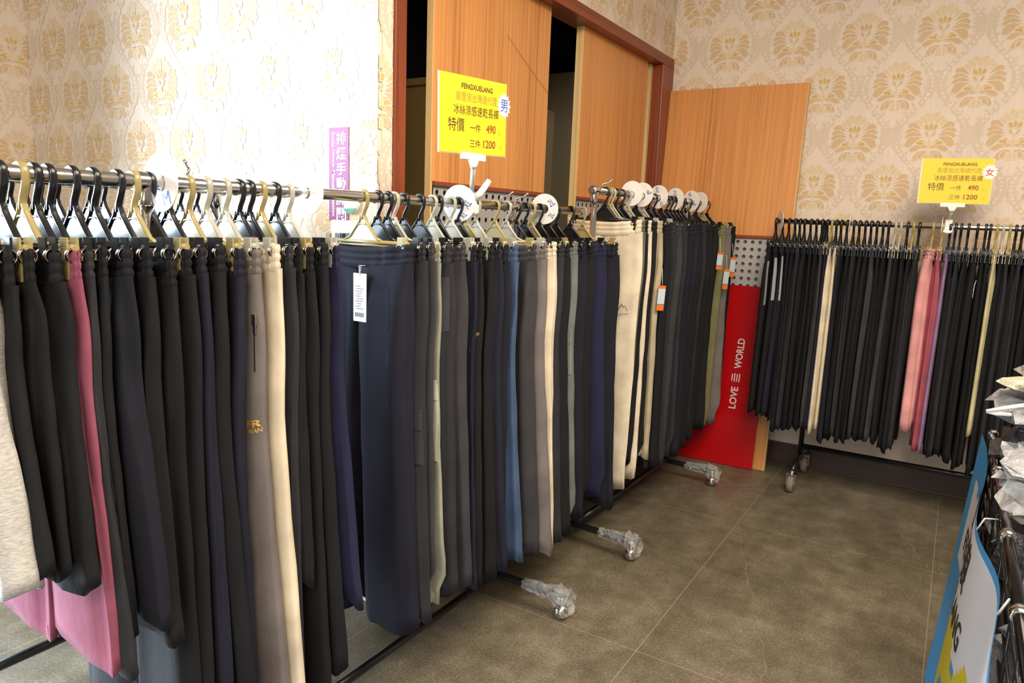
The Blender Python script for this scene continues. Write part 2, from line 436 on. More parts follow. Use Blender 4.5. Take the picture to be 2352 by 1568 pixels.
mb.tube([tuple(a + (b - a) * s_ + np.array([0.001, 0, -0.004 * math.sin(s_ * 3.1)])) for s_ in np.linspace(0, 1, 12)], 0.0007, 6)
mb.build('wire', mat('thin_dark_wire', (120, 76, 40), .6), d1)
# nail heads on the pine batten
# store room shell
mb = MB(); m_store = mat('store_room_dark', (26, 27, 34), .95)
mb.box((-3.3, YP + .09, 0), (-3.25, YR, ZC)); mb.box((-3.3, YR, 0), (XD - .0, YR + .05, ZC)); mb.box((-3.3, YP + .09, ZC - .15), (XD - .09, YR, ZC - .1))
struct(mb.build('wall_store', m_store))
mb = MB(); mb.box((-2.45, 4.30, 0), (XD - .105, 4.44, 2.36)); struct(mb.build('trim_2', mat('pale_plaster', (188, 180, 150), .8)))
# things in the store room
zt = on_y(950, 182, 2.62)[2]
mb = MB(); mb.box((-3.1, 2.62, 0), (-1.82, 2.66, zt)); mb.box((-3.1, 2.60, zt - .03), (-1.82, 2.68, zt))
tag(mb.build('partition_screen', mat('olive_board', (176, 150, 88), .8)), 'olive brown partition board standing in the dark left door gap', 'partition')
zc = 2.105
cab = empty('storage_cabinet', (-2.6, 3.6, 0), 0, 'tall dull beige metal cabinet seen through the gap between the sliding doors', 'cabinet')
mb = MB(); mb.box((-.28, -.55, 0.02), (.26, .62, zc)); mb.build('cabinet_body', mat('dull_beige_metal', (228, 216, 182), .5), cab, bevel=.004)
mb = MB(); mb.box((.26, -.52, .06), (.275, .03, zc - .05)); mb.build('cabinet_door', MATS['dull_beige_metal'], cab, bevel=.003)
mb = MB(); mb.box((.26, .04, .06), (.275, .59, zc - .05)); mb.build('cabinet_door', MATS['dull_beige_metal'], cab, bevel=.003)
bn = empty('storage_bin', (-2.52, 3.86, zc), 0, 'dark blue bin on top of the beige cabinet in the door gap', 'bin')
mb = MB(); mb.loft([[(x * s_, y * s_, z) for x, y in ((-.13, -.16), (.13, -.16), (.13, .16), (-.13, .16))] for s_, z in ((.9, 0.0), (1, .16))], smooth=False); mb.build('bin_body', mat('dark_blue_plastic', (34, 52, 92), .5), bn, bevel=.006)
mb = MB(); mb.box((-.14, -.17, .16), (.14, .17, .19)); mb.build('lid', mat('grey_lid', (96, 98, 104), .5), bn, bevel=.006)
mb = MB(); mb.box((-2.66, 3.70, zc + .19), (-2.36, 4.08, zc + .45)); mb.box((-2.665, 3.695, zc + .40), (-2.355, 4.085, zc + .46)); tag(mb.build('cardboard_box', mat('dim_cardboard', (150, 132, 106), .85), bevel=.004), 'beige cardboard box on the blue bin in the gap between the doors', 'box')

# ------------------------------------------------------------------ boards leaning in the corner
lean = math.atan2(0.20, 2.23)
board = empty('display_board', (-1.247, 4.245, 0.0), 0, 'orange wood display board with perforated grey window leaning on the far wallpaper', 'board'); board.rotation_euler = (-lean, 0, 0)
BW = 0.404
def bbox(name, lo, hi, m, bev=.002):
    mb = MB(); mb.box(lo, hi); return mb.build(name, m, board, bevel=bev)
bbox('upper_panel', (-BW, 0, 1.372), (BW, .03, 2.238), m_or)
bbox('window_bead', (-BW + .01, -.008, 1.355), (BW - .01, .02, 1.372), wood('red_brown_bead', (134, 62, 36), (104, 46, 26), 0.35, 0))
mb = MB(); pegboard(mb, -BW + .015, BW - .015, .45, 1.355, .0435, .0108, lambda a, z, q: (a, .006 + q, z), .003); mb.build('perforated_sheet', m_peg, board)
bbox('backing_board', (-BW + .01, .024, .44), (BW - .01, .03, 1.36), MATS['backing_board'])
bbox('lower_panel', (-BW, 0, 0.0), (BW, .03, .45), m_or)
mb = MB(); mb.box((BW, 0, 0), (BW + .006, .03, 2.238)); mb.box((-BW - .006, 0, 0), (-BW, .03, 2.238)); mb.build('edge_batten', m_pine, board)

red = empty('advertising_panel', (-1.20, 4.205, 0.003), 0, 'glossy red panel with white LOVE WORLD lettering standing against the wooden board', 'panel'); red.rotation_euler = (-lean, 0, 0)
m_redp = mat('glossy_red', (178, 10, 16), 0.22)
t = NT(m_redp); o = t.obj(); t.l(t.ramp(t.noise(o, 2.2, 4), [(.3, (164, 8, 14)), (.7, (186, 12, 18))]), t.b.inputs['Base Color'])
mb = MB(); mb.box((-.42, 0, 0), (.302, .014, 1.075)); mb.build('panel_sheet', m_redp, red, bevel=.002)
mb = MB(); fr = lambda x, y: (0.130 + .035 * (1 - y) + 0.03 * (x), -.0008, x)
def vert(x, y): return (0.165 - y + (x - .36) * .03, -.0008, x)
put_text(mb, 'LOVE', .345, .475, -.004, .038, vert, 0, .02); mb.build('lettering', mat('white_vinyl', (215, 208, 200), .5), red); mb = MB(); put_text(mb, 'WORLD', .585, .765, -.004, .038, vert, 0, .02)
mb.build('lettering', MATS['white_vinyl'], red); mb = MB()
for i, (a0, a1) in enumerate(((.505, .555), (.507, .553), (.505, .555), (.51, .55))):
    q = i * .014 - .004; mb.add([vert(a0, q), vert(a1, q), vert(a1, q + .006), vert(a0, q + .006)], [(0, 1, 2, 3)])
mb.build('white_stripes', MATS['white_vinyl'], red)

# ------------------------------------------------------------------ sign on the pier wall and the round switch
sg = empty('wall_sign', (-1.836, YP - .002, 1.5325), 0, 'tall mauve sticker sign with white Chinese and English smoke damper wording', 'sign')
mb = MB(); mb.box((-.046, -.002, -.156), (.046, 0, .156)); mb.build('sign_plate', mat('mauve_plastic', (146, 62, 122), .55), sg)
mb = MB(); g = lambda x, y: (x, -.0028, y)
for i, ch in enumerate('排煙手動開關'): put_text(mb, ch, -.010, .036, .112 - i * .0505 - .012, .112 - i * .0505 + .030, g, 0, .018)
mb.build('lettering', mat('white_lettering', (245, 240, 245), .5), sg); mb = MB()
for word, y0, y1 in (('Smoke', .142, .092), ('Damper', .084, .024), ('Manual', .014, -.046), ('Station', -.074, -.14)):
    put_text(mb, word, 0, 1, 0, 1, lambda x, y: (-.031 + .015 * y, -.0028, y0 + (y1 - y0) * x), 0, .012)
mb.build('lettering', mat('white_lettering', (245, 240, 245), .5), sg)
sw = empty('call_button', (-1.772, YP, 1.437), 0, 'round white wall button with green segments beside the mauve sign', 'button')
mb = MB(); mb.lathe([(.036, 0), (.036, -.010), (.030, -.016), (.001, -.017)], 24, 'y'); mb.build('button_plate', M_WHITEPL, sw)
mb = MB()
for a0, a1 in ((.5, 2.6), (3.7, 5.8)):
    P = [(.034 * math.cos(a0 + (a1 - a0) * k / 10), .034 * math.sin(a0 + (a1 - a0) * k / 10)) for k in range(11)]
    mb.prism(P, lambda p: (p[0], -.0172, p[1]), lambda p: (p[0], -.0185, p[1]))
mb.build('green_mark', mat('green_enamel', (20, 130, 80), .4), sw)
mb = MB(); mb.box((-.06, -.02, -.045), (.06, 0, .045)); o = mb.build('wall_box', M_WHITEPL, bevel=.005); o.location = (-1.80, YP - .0005, 1.335); tag(o, 'low white wall box under the round green and white button', 'box')

# ------------------------------------------------------------------ clip hangers
def hook_path():
    r = .0165; P = []
    for k in range(-2, 17):
        a = math.radians(205 - k * 13.5); P.append((r * math.cos(a), 0, r * math.sin(a)))
    P += [(.0155, 0, -.014), (.0120, 0, -.024), (.004, 0, -.038), (0.0, 0, -.050), (0, 0, -.058)]
    return P
def hanger_meshes(key, m):
    out = {}
    mb = MB(); mb.tube(hook_path(), (.0032, .0062), flat=(1, 0, 0)); out['hook'] = mb.mesh('hook', m)
    mb = MB()
    poly = [(-.007, -.050), (.007, -.050), (.012, -.064), (.046, -.104), (.066, -.112), (-.066, -.112), (-.046, -.104), (-.012, -.064)]
    mb.prism(poly, lambda p: (p[0], -.0016, p[1]), lambda p: (p[0], .0016, p[1]))
    rim = [(-.066, 0, -.112), (-.046, 0, -.104), (-.012, 0, -.064), (-.006, 0, -.050)]
    for sgn in (1, -1): mb.tube([(x * sgn, y, z) for x, y, z in rim], (.0028, .0052), flat=(1, 0, 0))
    mb.tube([(-.158, 0, -.115), (.158, 0, -.115)], (.0042, .0055), flat=(0, 0, 1))
    mb.tube([(-.152, 0, -.124), (.152, 0, -.124)], (.0022, .0030), flat=(0, 0, 1))
    mb.tube([(-.022, -.0015, -.076), (-.010, -.0035, -.070), (.010, -.0035, -.070), (.022, -.0015, -.076)], .0018, 6)
    out['hanger_body'] = mb.mesh('hanger_body', m)
    mb = MB()
    for sgn in (1, -1):
        mb.box((-.010, sgn * .0075 - .0016, -.020), (.010, sgn * .0075 + .0016, .018))
        mb.loft([[(-.010, sgn * .0091, -.020), (.010, sgn * .0091, -.020), (.010, sgn * .0059, -.020), (-.010, sgn * .0059, -.020)],
                 [(-.0095, sgn * .0098, -.048), (.0095, sgn * .0098, -.048), (.0095, sgn * .0066, -.048), (-.0095, sgn * .0066, -.048)]], smooth=False)
        for r_ in range(5): mb.box((-.0102, sgn * .0091 - .0008, .001 + r_ * .0035), (.0102, sgn * .0091 + .0008, .003 + r_ * .0035))
    mb.box((-.007, -.0075, -.012), (.007, .0075, -.001)); mb.box((-.012, -.004, -.003), (.012, .004, .006))
    out['clip'] = mb.mesh('clip', m)
    mb = MB(); P = []
    for k in range(15):
        a = math.radians(-58 + k * (296 / 14)); P.append((.0115, .0122 * math.cos(a), -.010 + .0115 * math.sin(a)))
    mb.tube(P, (.0011, .0045), flat=(0, 1, 0)); P2 = [(-.0125 + 0 * p[0], p[1], p[2]) for p in P]; mb.tube(P2, (.0011, .0020), flat=(0, 1, 0))
    out['spring'] = mb.mesh('spring', M_BRASS)
    return out
HM = {k: hanger_meshes(k, m) for k, m in (('black', M_BLACKPL), ('khaki', M_KHAKIPL), ('grey', M_GREYPL))}
def hanger(loc, rz, color, label, group, tilt=0.0):
    h = empty('clip_hanger', loc, rz, label, 'hanger', group); h.rotation_euler = (0, 0, rz)
    ms = HM[color]
    inst(ms['hook'], 'hook', h); inst(ms['hanger_body'], 'hanger_body', h)
    for sgn in (1, -1):
        c = inst(ms['clip'], 'clip', h, (sgn * .139, 0, -.117)); s_ = inst(ms['spring'], 'spring', c)
        if sgn < 0: c.rotation_euler = (0, 0, math.pi)
    return h

# ------------------------------------------------------------------ trousers
PAL = {'black': (23, 23, 25), 'charcoal': (43, 42, 46), 'dark grey': (57, 55, 58), 'navy': (28, 28, 41), 'dark navy': (26, 26, 35), 'royal navy': (33, 33, 58),
       'taupe': (113, 104, 100), 'cream': (218, 203, 176), 'steel blue': (66, 84, 114), 'sage': (148, 147, 130), 'grey green': (90, 92, 80), 'mid grey': (106, 109, 104),
       'rose pink': (142, 76, 95), 'light pink': (216, 150, 148), 'deep rose': (160, 78, 90), 'lilac': (142, 112, 148), 'pale khaki': (196, 184, 142), 'olive': (118, 113, 78),
       'heather grey': (192, 187, 180), 'warm grey': (113, 105, 101), 'beige': (178, 164, 134)}
FAB = {k: fabric('cloth_' + k.replace(' ', '_'), v, 0.04 if k in ('black', 'dark navy', 'navy') else 0.10, k == 'heather grey') for k, v in PAL.items()}
WAIST = -.121            # waist edge below the rod
def sgnpow(v, e): return np.sign(v) * np.abs(v) ** e
class Trousers:
    def __init__(s, L, hw, t, seed, cuff=False, sway=0.0, flare=0.0, top=0.0, hem=0.098):
        s.L, s.hw, s.t, s.cuff, s.sway, s.top, s.flare, s.hem = L, hw, t, cuff, sway, top, flare, hem
        r = np.random.default_rng(seed); s.r = r
        s.band = r.uniform(.046, .058)
        s.ph = r.uniform(0, 6.28, 16); s.am = r.uniform(.5, 1.1, 8); s.k = r.integers(2, 5, 4)
        s.dw = r.uniform(-.3, .3, 2) * t; s.split = r.uniform(.2, .6)
    def ztop(s, u):
        q = np.clip(np.abs(u) / .139, 0, 1.3); return s.top + WAIST - .010 * (1 - q ** 2)
    def leg(s, side, th, v):
        """point on a leg: side +1 is the end toward the viewer of the rail, th around, v 0..1 from waistband to hem"""
        i = 0 if side > 0 else 1
        hip = np.exp(-((v - .14) / .12) ** 2); dn = np.clip((v - .25) / .75, 0, 1)
        a = s.hw / 2 * (1 - dn) + s.hem * dn + .010 * hip + .004
        e_ = 0.62 - 0.12 * np.clip(v * 4, 0, 1) - .05 * dn
        if s.cuff: a = a - np.clip((v - .90) / .06, 0, 1) * .020 + .006 * np.exp(-((v - .88) / .04) ** 2)
        cu = side * (s.hw / 2 + (.104 - s.hw / 2) * dn) + s.sway * dn + side * s.flare * dn ** 2
        b = s.t * (.86 + .34 * np.clip(v / .22, 0, 1) - .12 * dn)
        c, sn = np.cos(th), np.sin(th)
        x = a * sgnpow(c, e_); y = b * sgnpow(sn, .70 - .22 * np.mean(dn))
        q = x / a
        fo = np.clip(v / .10, 0, 1) * (1 - .35 * dn)
        A = s.am[i] * 1.55
        fold = .46 * A * np.sin(s.k[i] * 1.9 * q + s.ph[i] + 1.3 * v) + .24 * s.am[2 + i] * np.sin(s.k[2 + i] * 3.1 * q - s.ph[2 + i] + 2.2 * v)
        y = y + s.t * fold * fo * (0.35 + 0.65 * np.abs(sn)) * .9
        # crease in the end of the leg where the side seam is
        cr = np.exp(-((np.arctan2(sn, c) - .55 * np.sin(s.ph[4 + i] + 1.1 * v)) / .36) ** 2)
        x = x - np.sign(side) * cr * .017 * (0.4 + .6 * np.sin(s.ph[6 + i] + 2.4 * v) ** 2) * fo * (c * side > 0)
        # gathered folds under the elastic
        ga = np.exp(-v / .05) * .10 * s.t * np.sin(22 * q + s.ph[8]); y = y + ga
        y = y + s.dw[i] * dn + s.t * .22 * np.sin(3.0 * v + s.ph[9 + i])
        wr = .0035 * np.sin(19 * v + s.ph[12] + 2 * q) * np.exp(-((v - .95) / .10) ** 2) + .0025 * np.sin(26 * v + s.ph[13] + 3 * th) * np.exp(-((v - .5) / .12) ** 2)
        x = x + wr * c
        z0 = s.ztop(cu + x * .9) - s.band
        zh = s.top + WAIST - s.L + .010 * np.sin(th * 2 + s.ph[14]) + .007 * q * np.sin(s.ph[15])
        z = z0 + .004 + (zh - z0) * v
        return cu + x, y, z
    def body(s, m, parent, n=30, rows=24):
        for side in (1, -1):
            mb = MB(); th = np.linspace(0, 2 * math.pi, n, endpoint=False) + .02; loops = []
            vs = np.concatenate([np.linspace(0, .22, 8), np.linspace(.22, 1, rows - 7)[1:]])
            for v in vs:
                x, y, z = s.leg(side, th, np.full_like(th, v)); loops.append(list(zip(x, y, z)))
            cx_ = np.mean(loops[-1], 0)
            for sc, dz in ((.93, .0005), (.90, .03)):
                loops.append([(cx_[0] + (p[0] - cx_[0]) * sc, cx_[1] + (p[1] - cx_[1]) * sc, p[2] + dz) for p in loops[len(vs) - 1]])
            mb.loft(loops, True, False, True); mb.build('trouser_leg', m, parent)
        n2 = 96; th = np.linspace(0, 2 * math.pi, n2, endpoint=False); loops = []
        prof = [(0, .62, -1), (.14, .74, -1), (.0, .90, 0), (-.02, 1.0, 0), (.10, 1.14, 0), (.22, 1.16, 0), (.315, .96, 0), (.335, .96, 0), (.42, 1.16, 0), (.54, 1.16, 0), (.645, .96, 0), (.665, .96, 0), (.76, 1.16, 0), (.9, 1.14, 0), (1.0, 1.0, 0), (1.06, .90, 0)]
        ga = s.r.uniform(-1, 1, n2) * .0024
        for q, (d, sc, inner) in enumerate(prof):
            dd = (.6 - d * 2) if inner else d
            c, sn = np.cos(th), np.sin(th)
            x = (s.hw - .001 + (.012 * sc - .012)) * sgnpow(c, .55); y = s.t * .92 * sc * sgnpow(sn, .6)
            y = y * (1 - .55 * np.exp(-((np.abs(x) - .139) / .015) ** 2) * (1 - .85 * min(max(d, 0), 1)))
            y = y + ga * np.sign(sn) * (1 if not inner else .3) + s.t * .22 * np.sin(s.ph[9]) * 0
            u = x; z = s.ztop(u) - s.band * max(dd, -.03) + np.sin(17 * th + s.ph[3]) * .0008 * (d < .2)
            x = x * (1 if not inner else .97)
            loops.append(list(zip(x, y, z)))
        mb = MB(); mb.loft(loops, True, True, False); return mb.build('waistband', m, parent)
    def surf(s, side, u, z, face, off=.0016):
        """point lying on the leg's face (-1 toward the lower end of the rail, +1 the other) at hanger coordinate u and height z"""
        v = min(max((s.top + WAIST - s.band - z) / (s.L - s.band), 0), 1)
        lo, hi = (0.02, math.pi - .02)
        for _ in range(22):
            th = (lo + hi) / 2; x, y, zz = s.leg(side, np.array([face * th]), np.array([v]))
            if x[0] > u: lo = th
            else: hi = th
        return (float(x[0]), float(y[0]) + face * off, float(zz[0]))
    def decal(s, mb, side, face, u0, u1, z0, z1, mi=0, nu=4, nz=6, off=.0016):
        P = [[s.surf(side, u0 + (u1 - u0) * i / nu, z0 + (z1 - z0) * j / nz, face, off) for i in range(nu + 1)] for j in range(nz + 1)]
        v = [p for r_ in P for p in r_]
        mb.add(v, [(j * (nu + 1) + i, j * (nu + 1) + i + 1, (j + 1) * (nu + 1) + i + 1, (j + 1) * (nu + 1) + i) for j in range(nz) for i in range(nu)], mi, True)
    def end_strip(s, mb, side, t0, t1, z0, z1, mi=0, n=12):
        v = []
        for j in range(n + 1):
            z = z0 + (z1 - z0) * j / n; q = min(max((s.top + WAIST - s.band - z) / (s.L - s.band), 0), 1)
            for th in (t0, (t0 + t1) / 2, t1):
                x, y, zz = s.leg(side, np.array([th]), np.array([q])); v.append((float(x[0]) + .0016, float(y[0]) + .0012 * math.sin(th), float(zz[0])))
        mb.add(v, [(3 * j + i, 3 * j + i + 1, 3 * j + i + 4, 3 * j + i + 3) for j in range(n) for i in range(2)], mi, True)
    def end_point(s, z, out=.012):
        q = min(max((s.top + WAIST - s.band - z) / (s.L - s.band), 0), 1); x, y, zz = s.leg(1, np.array([0.0]), np.array([q])); return (float(x[0]) + out, float(y[0]), float(zz[0]))
    def words(s, mb, body, side, face, u0, u1, z0, z1, bold=.0, mi=0):
        fl = (lambda q: q) if face < 0 else (lambda q: 1 - q)
        put_text(mb, body, 0, 1, 0, 1, lambda x, y: s.surf(side, u0 + (u1 - u0) * fl(x), z0 + (z1 - z0) * y, face), mi, bold)

ORD = ['first', 'second', 'third', 'fourth', 'fifth', 'sixth', 'seventh', 'eighth', 'ninth', 'tenth', 'eleventh', 'twelfth', 'thirteenth', 'fourteenth', 'fifteenth', 'sixteenth']
class Rail:
    """A straight rail from A to B (plan points), its height z; trousers hang across it and their near ends lie hw to the aisle side."""
    def __init__(s, A, B, z, name):
        s.A, s.B, s.z, s.name = np.array(A, float), np.array(B, float), z, name
        d = s.B - s.A; s.len = np.linalg.norm(d); s.d = d / s.len; s.n = np.array([s.d[1], -s.d[0]])
        s.rz = math.atan2(s.n[1], s.n[0])
    def at(s, t, off=0.0, z=None): p = s.A + s.d * t + s.n * off; return (p[0], p[1], s.z if z is None else z)
    def t_of(s, px, py, off):
        """where along the rail the end line at distance off from it is seen at this image point"""
        r = ray(px, py); p0 = s.A + s.n * off; k = (p0 @ s.n) / (r[:2] @ s.n); return float((r[:2] * k - p0) @ s.d), float(S + r[2] * k)

def hang(rail, items, seedbase, near_off=.165, tmax_thick=.021, pair_group='', hgroup='', hw=.162, sway0=0.0):
    """items: (image x of the near waist end, image y of it, image y of hem or None, colour, landmark phrase or None, extras dict)"""
    pos = []
    for it in items:
        t_, zt = rail.t_of(it[0], it[1], near_off); pos.append(t_)
    out = []
    lm = [(i, it[4]) for i, it in enumerate(items) if it[4]]
    for i, it in enumerate(items):
        px, py, hy, col, mark, ex = it[0], it[1], it[2], it[3], it[4], (it[5] if len(it) > 5 else {})
        rnd = random.Random(seedbase * 100 + i)
        gaps = [abs(pos[j] - pos[i]) for j in (i - 1, i + 1) if 0 <= j < len(pos)]
        th = ex.get('t', min(tmax_thick, max(.010, .46 * min(gaps + [.06]))))
        yaw = ex.get('yaw', rnd.uniform(-1, 1) * min(.05, .25 * min(gaps + [.05])))
        t_ = pos[i] - near_off * math.sin(yaw)
        hem_px = px + (805 - px) / (10549 - py) * ((hy or 1500) - py) if hy else None
        if hy: _, zh = rail.t_of(hem_px, hy, near_off + ex.get('ho', .034)); L = rail.z + WAIST - zh
        else: L = ex.get('L', 1.02 + rnd.uniform(-.03, .03))
        L = min(max(L, .40), rail.z + WAIST - .02)
        if mark: label, short = ex['label'], mark
        else:
            best = min(((abs(i - j), j, nm) for j, nm in lm), key=lambda q: (q[0], q[1]))
            n_, side = best[0], ('right' if i > best[1] else 'left')
            short = f"the {ORD[n_ - 1]} pair {side} of {best[2]}"
            label = f"{col} trousers, {ORD[n_ - 1]} pair {side} of {best[2]} on the {rail.name}"
        loc = rail.at(t_)
        p = empty('trousers', loc, rail.rz + yaw, label, 'trousers', pair_group)
        T = Trousers(L, ex.get('hw', hw), th, seedbase * 1000 + i, ex.get('cuff', rnd.random() < .12), sway0 + ex.get('sway', rnd.uniform(-.018, .022)), ex.get('flare', rnd.uniform(-.012, .012)), ex.get('top', rnd.uniform(-.006, .006)), ex.get('hem', .098))
        T.body(FAB[col], p)
        if ex.get('fn'): ex['fn'](T, p, FAB[col])
        hc = ex.get('h', rnd.choices(['black', 'khaki', 'grey'], [.82, .12, .06])[0])
        hl = f"{hc} clip hanger with {short}, {rail.name}"
        hanger(rail.at(t_), rail.rz + yaw, hc, hl, hgroup)
        out.append((p, T, t_))
    return out

# extras on single pairs
M_GOLD = mat('gold_print', (226, 176, 84), .35, .4); M_GREYP = mat('grey_print', (120, 122, 126), .5); M_TEALP = mat('dull_teal_print', (58, 84, 104), .5); M_BLACKP = mat('dark_print', (46, 42, 44), .6)
M_REFL = mat('silver_reflective_tape', (150, 150, 154), .4); M_STR = mat('white_cord', (226, 224, 216), .7); M_ORANGE = mat('orange_card', (232, 104, 30), .6)
def strip_card(T, p, side, u, z, face, w_, h_, cols, strings=True):
    x, y, zz = T.surf(side, u, z, face, .013); c = MB()
    edges = np.cumsum([0] + [f for f, _ in cols]) / sum(f for f, _ in cols)
    mats_ = []
    for (e0, e1), (f, m) in zip(zip(edges[:-1], edges[1:]), cols):
        mats_.append(m); c.box((x - w_ / 2, y - .0006, zz - h_ * e1), (x + w_ / 2, y + .0006, zz - h_ * e0), len(mats_) - 1)
    o = c.build('hang_tag', mats_, p)
    if strings:
        st = MB(); a = T.surf(side, u - .006, z + .05, face, .003); b = T.surf(side, u + .008, z + .05, face, .003)
        st.tube([a, (x - .003, y, zz + .02), (x, y - .001, zz - .006)], .0009, 6); st.tube([b, (x + .004, y, zz + .02), (x, y - .001, zz - .006)], .0009, 6); st.build('tag_string', M_STR, o)
    return o
def fx_taupe(T, p, m):
    mb = MB(); T.words(mb, 'FR', 1, -1, .140, .170, -.485, -.470, .03); T.words(mb, 'MEAN', 1, -1, .142, .170, -.497, -.488, .02); mb.build('gold_logo', M_GOLD, p)
    mb = MB(); a = T.surf(1, .165, -.255, -1, .004); mb.box((a[0] - .006, a[1] - .003, a[2] - .022), (a[0] + .006, a[1] + .001, a[2])); mb.box((a[0] - .004, a[1] - .002, a[2] - .040), (a[0] + .004, a[1], a[2] - .022)); mb.build('zip_pull', M_STEEL, p, bevel=.001)
    mb = MB(); T.decal(mb, 1, -1, .160, .1625, -.37, -.26, 0, 1, 10, .0012); mb.build('zip', M_DARK, p)
def fx_navytag(T, p, m):
    o = strip_card(T, p, 1, -.0 + .030, -.190, -1, .046, .125, [(1, M_WHITECARD)])
    c = o.data; x, y, zz = T.surf(1, .030, -.190, -1, .013); mb = MB()
    for r_ in range(10):
        mb.box((x - .016 + .004 * (r_ % 2), y - .0009, zz - .034 - r_ * .0065), (x + .004 + .003 * (r_ * 7 % 4), y - .0006, zz - .0325 - r_ * .0065))
    mb.build('printed_lines', M_BLACKP, o); mb = MB()
    for b_ in range(14): mb.box((x - .018 + b_ * .0024, y - .0009, zz - .113), (x - .018 + b_ * .0024 + .0006 + .0005 * (b_ * 5 % 3), y - .0006, zz - .102))
    mb.build('barcode', M_BLACKP, o)
    mb = MB(); T.decal(mb, 1, -1, .098, .118, -.34, -.206, 0, 2, 10, .0022); mb.build('pocket_welt', m, p)
    mb = MB(); a = [T.surf(1, .112 + .008 * math.cos(q), -.415 + .016 * math.sin(q), -1, .0012) for q in np.linspace(0, 6.283, 14)]; mb.tube(a, .0006, 5, caps=False); mb.build('leg_badge', M_TEALP, p)
def fx_pocket(z0, z1, u0=.07, u1=.198):
    def f(T, p, m):
        mb = MB(); T.decal(mb, 1, -1, u0, u1, z1, z0, 0, 8, 8, .005); T.decal(mb, 1, -1, u0 - .004, u1 + .002, z0 - .045, z0 + .012, 0, 8, 5, .008); mb.build('cargo_pocket', m, p)
    return f
def fx_print(word, mt, z, u0=.155, u1=.185):
    def f(T, p, m): mb = MB(); T.words(mb, word, 1, -1, u0, u1, z - .012, z, .02); mb.build('printed_logo', mt, p)
    return f
def fx_mount(T, p, m):
    mb = MB(); pk = [(.085, -.50), (.098, -.478), (.103, -.484), (.114, -.462), (.122, -.478), (.127, -.472), (.142, -.50)]
    P = []
    for (a, b), (c, d) in zip(pk[:-1], pk[1:]):
        for s_ in (0, .25, .5, .75): P.append(T.surf(1, a + (c - a) * s_, b + (d - b) * s_, -1, .0012))
    mb.tube(P, .0011, 5); T.words(mb, 'MOUNTAIN', 1, -1, .086, .142, -.510, -.503, .0); mb.build('mountain_print', M_BLACKP, p)
def fx_seam(T, p, m):
    mb = MB(); P = [T.surf(1, .150 - .03 * s_, -.20 - .26 * s_, -1, .0008) for s_ in np.linspace(0, 1, 14)]; mb.tube(P, .0013, 5); mb.build('pocket_zip', fabric('cloth_seam_blue', (60, 84, 122)), p)
def fx_tag_orange(z, u=.15, hh=.11):
    def f(T, p, m):
        c = MB(); e0 = 0.0; bands = [(1.2, M_ORANGE), (6, mat('pale_blue_card', (186, 198, 204), .6)), (.6, M_GREYP), (2, M_ORANGE)]; tot = 9.8
        for i, (f_, mm) in enumerate(bands): c.box((-.019, -.0007, -hh * (e0 + f_) / tot), (.019, .0007, -hh * e0 / tot), i); e0 += f_
        o = c.build('hang_tag', [b[1] for b in bands], p); a = T.end_point(z, .016); o.location = a; o.rotation_euler = (0.0, 0.05, math.radians(58))
        st = MB(); b = T.end_point(z + .075, .004); st.tube([(0, 0, -.004), tuple(Vector(b) - Vector(a))], .0010, 6); q = st.build('tag_string', M_STR, o); q.rotation_euler = (0, 0, -math.radians(58))
    return f
def fx_mesh(T, p, m):
    mb = MB(); T.decal(mb, 1, -1, .10, .165, -.36, -.21, 0, 6, 8, .0012); o = mb.build('mesh_panel', mat('dark_mesh_cloth', (44, 46, 50), .6), p)
def fx_wedge(T, p, m):
    mb = MB(); P = [T.surf(1, .17, -.40, -1), T.surf(1, .185, -.40, -1), T.surf(1, .176, -.52, -1)]; mb.add(P, [(0, 1, 2)]); mb.build('reflective_wedge', M_REFL, p)

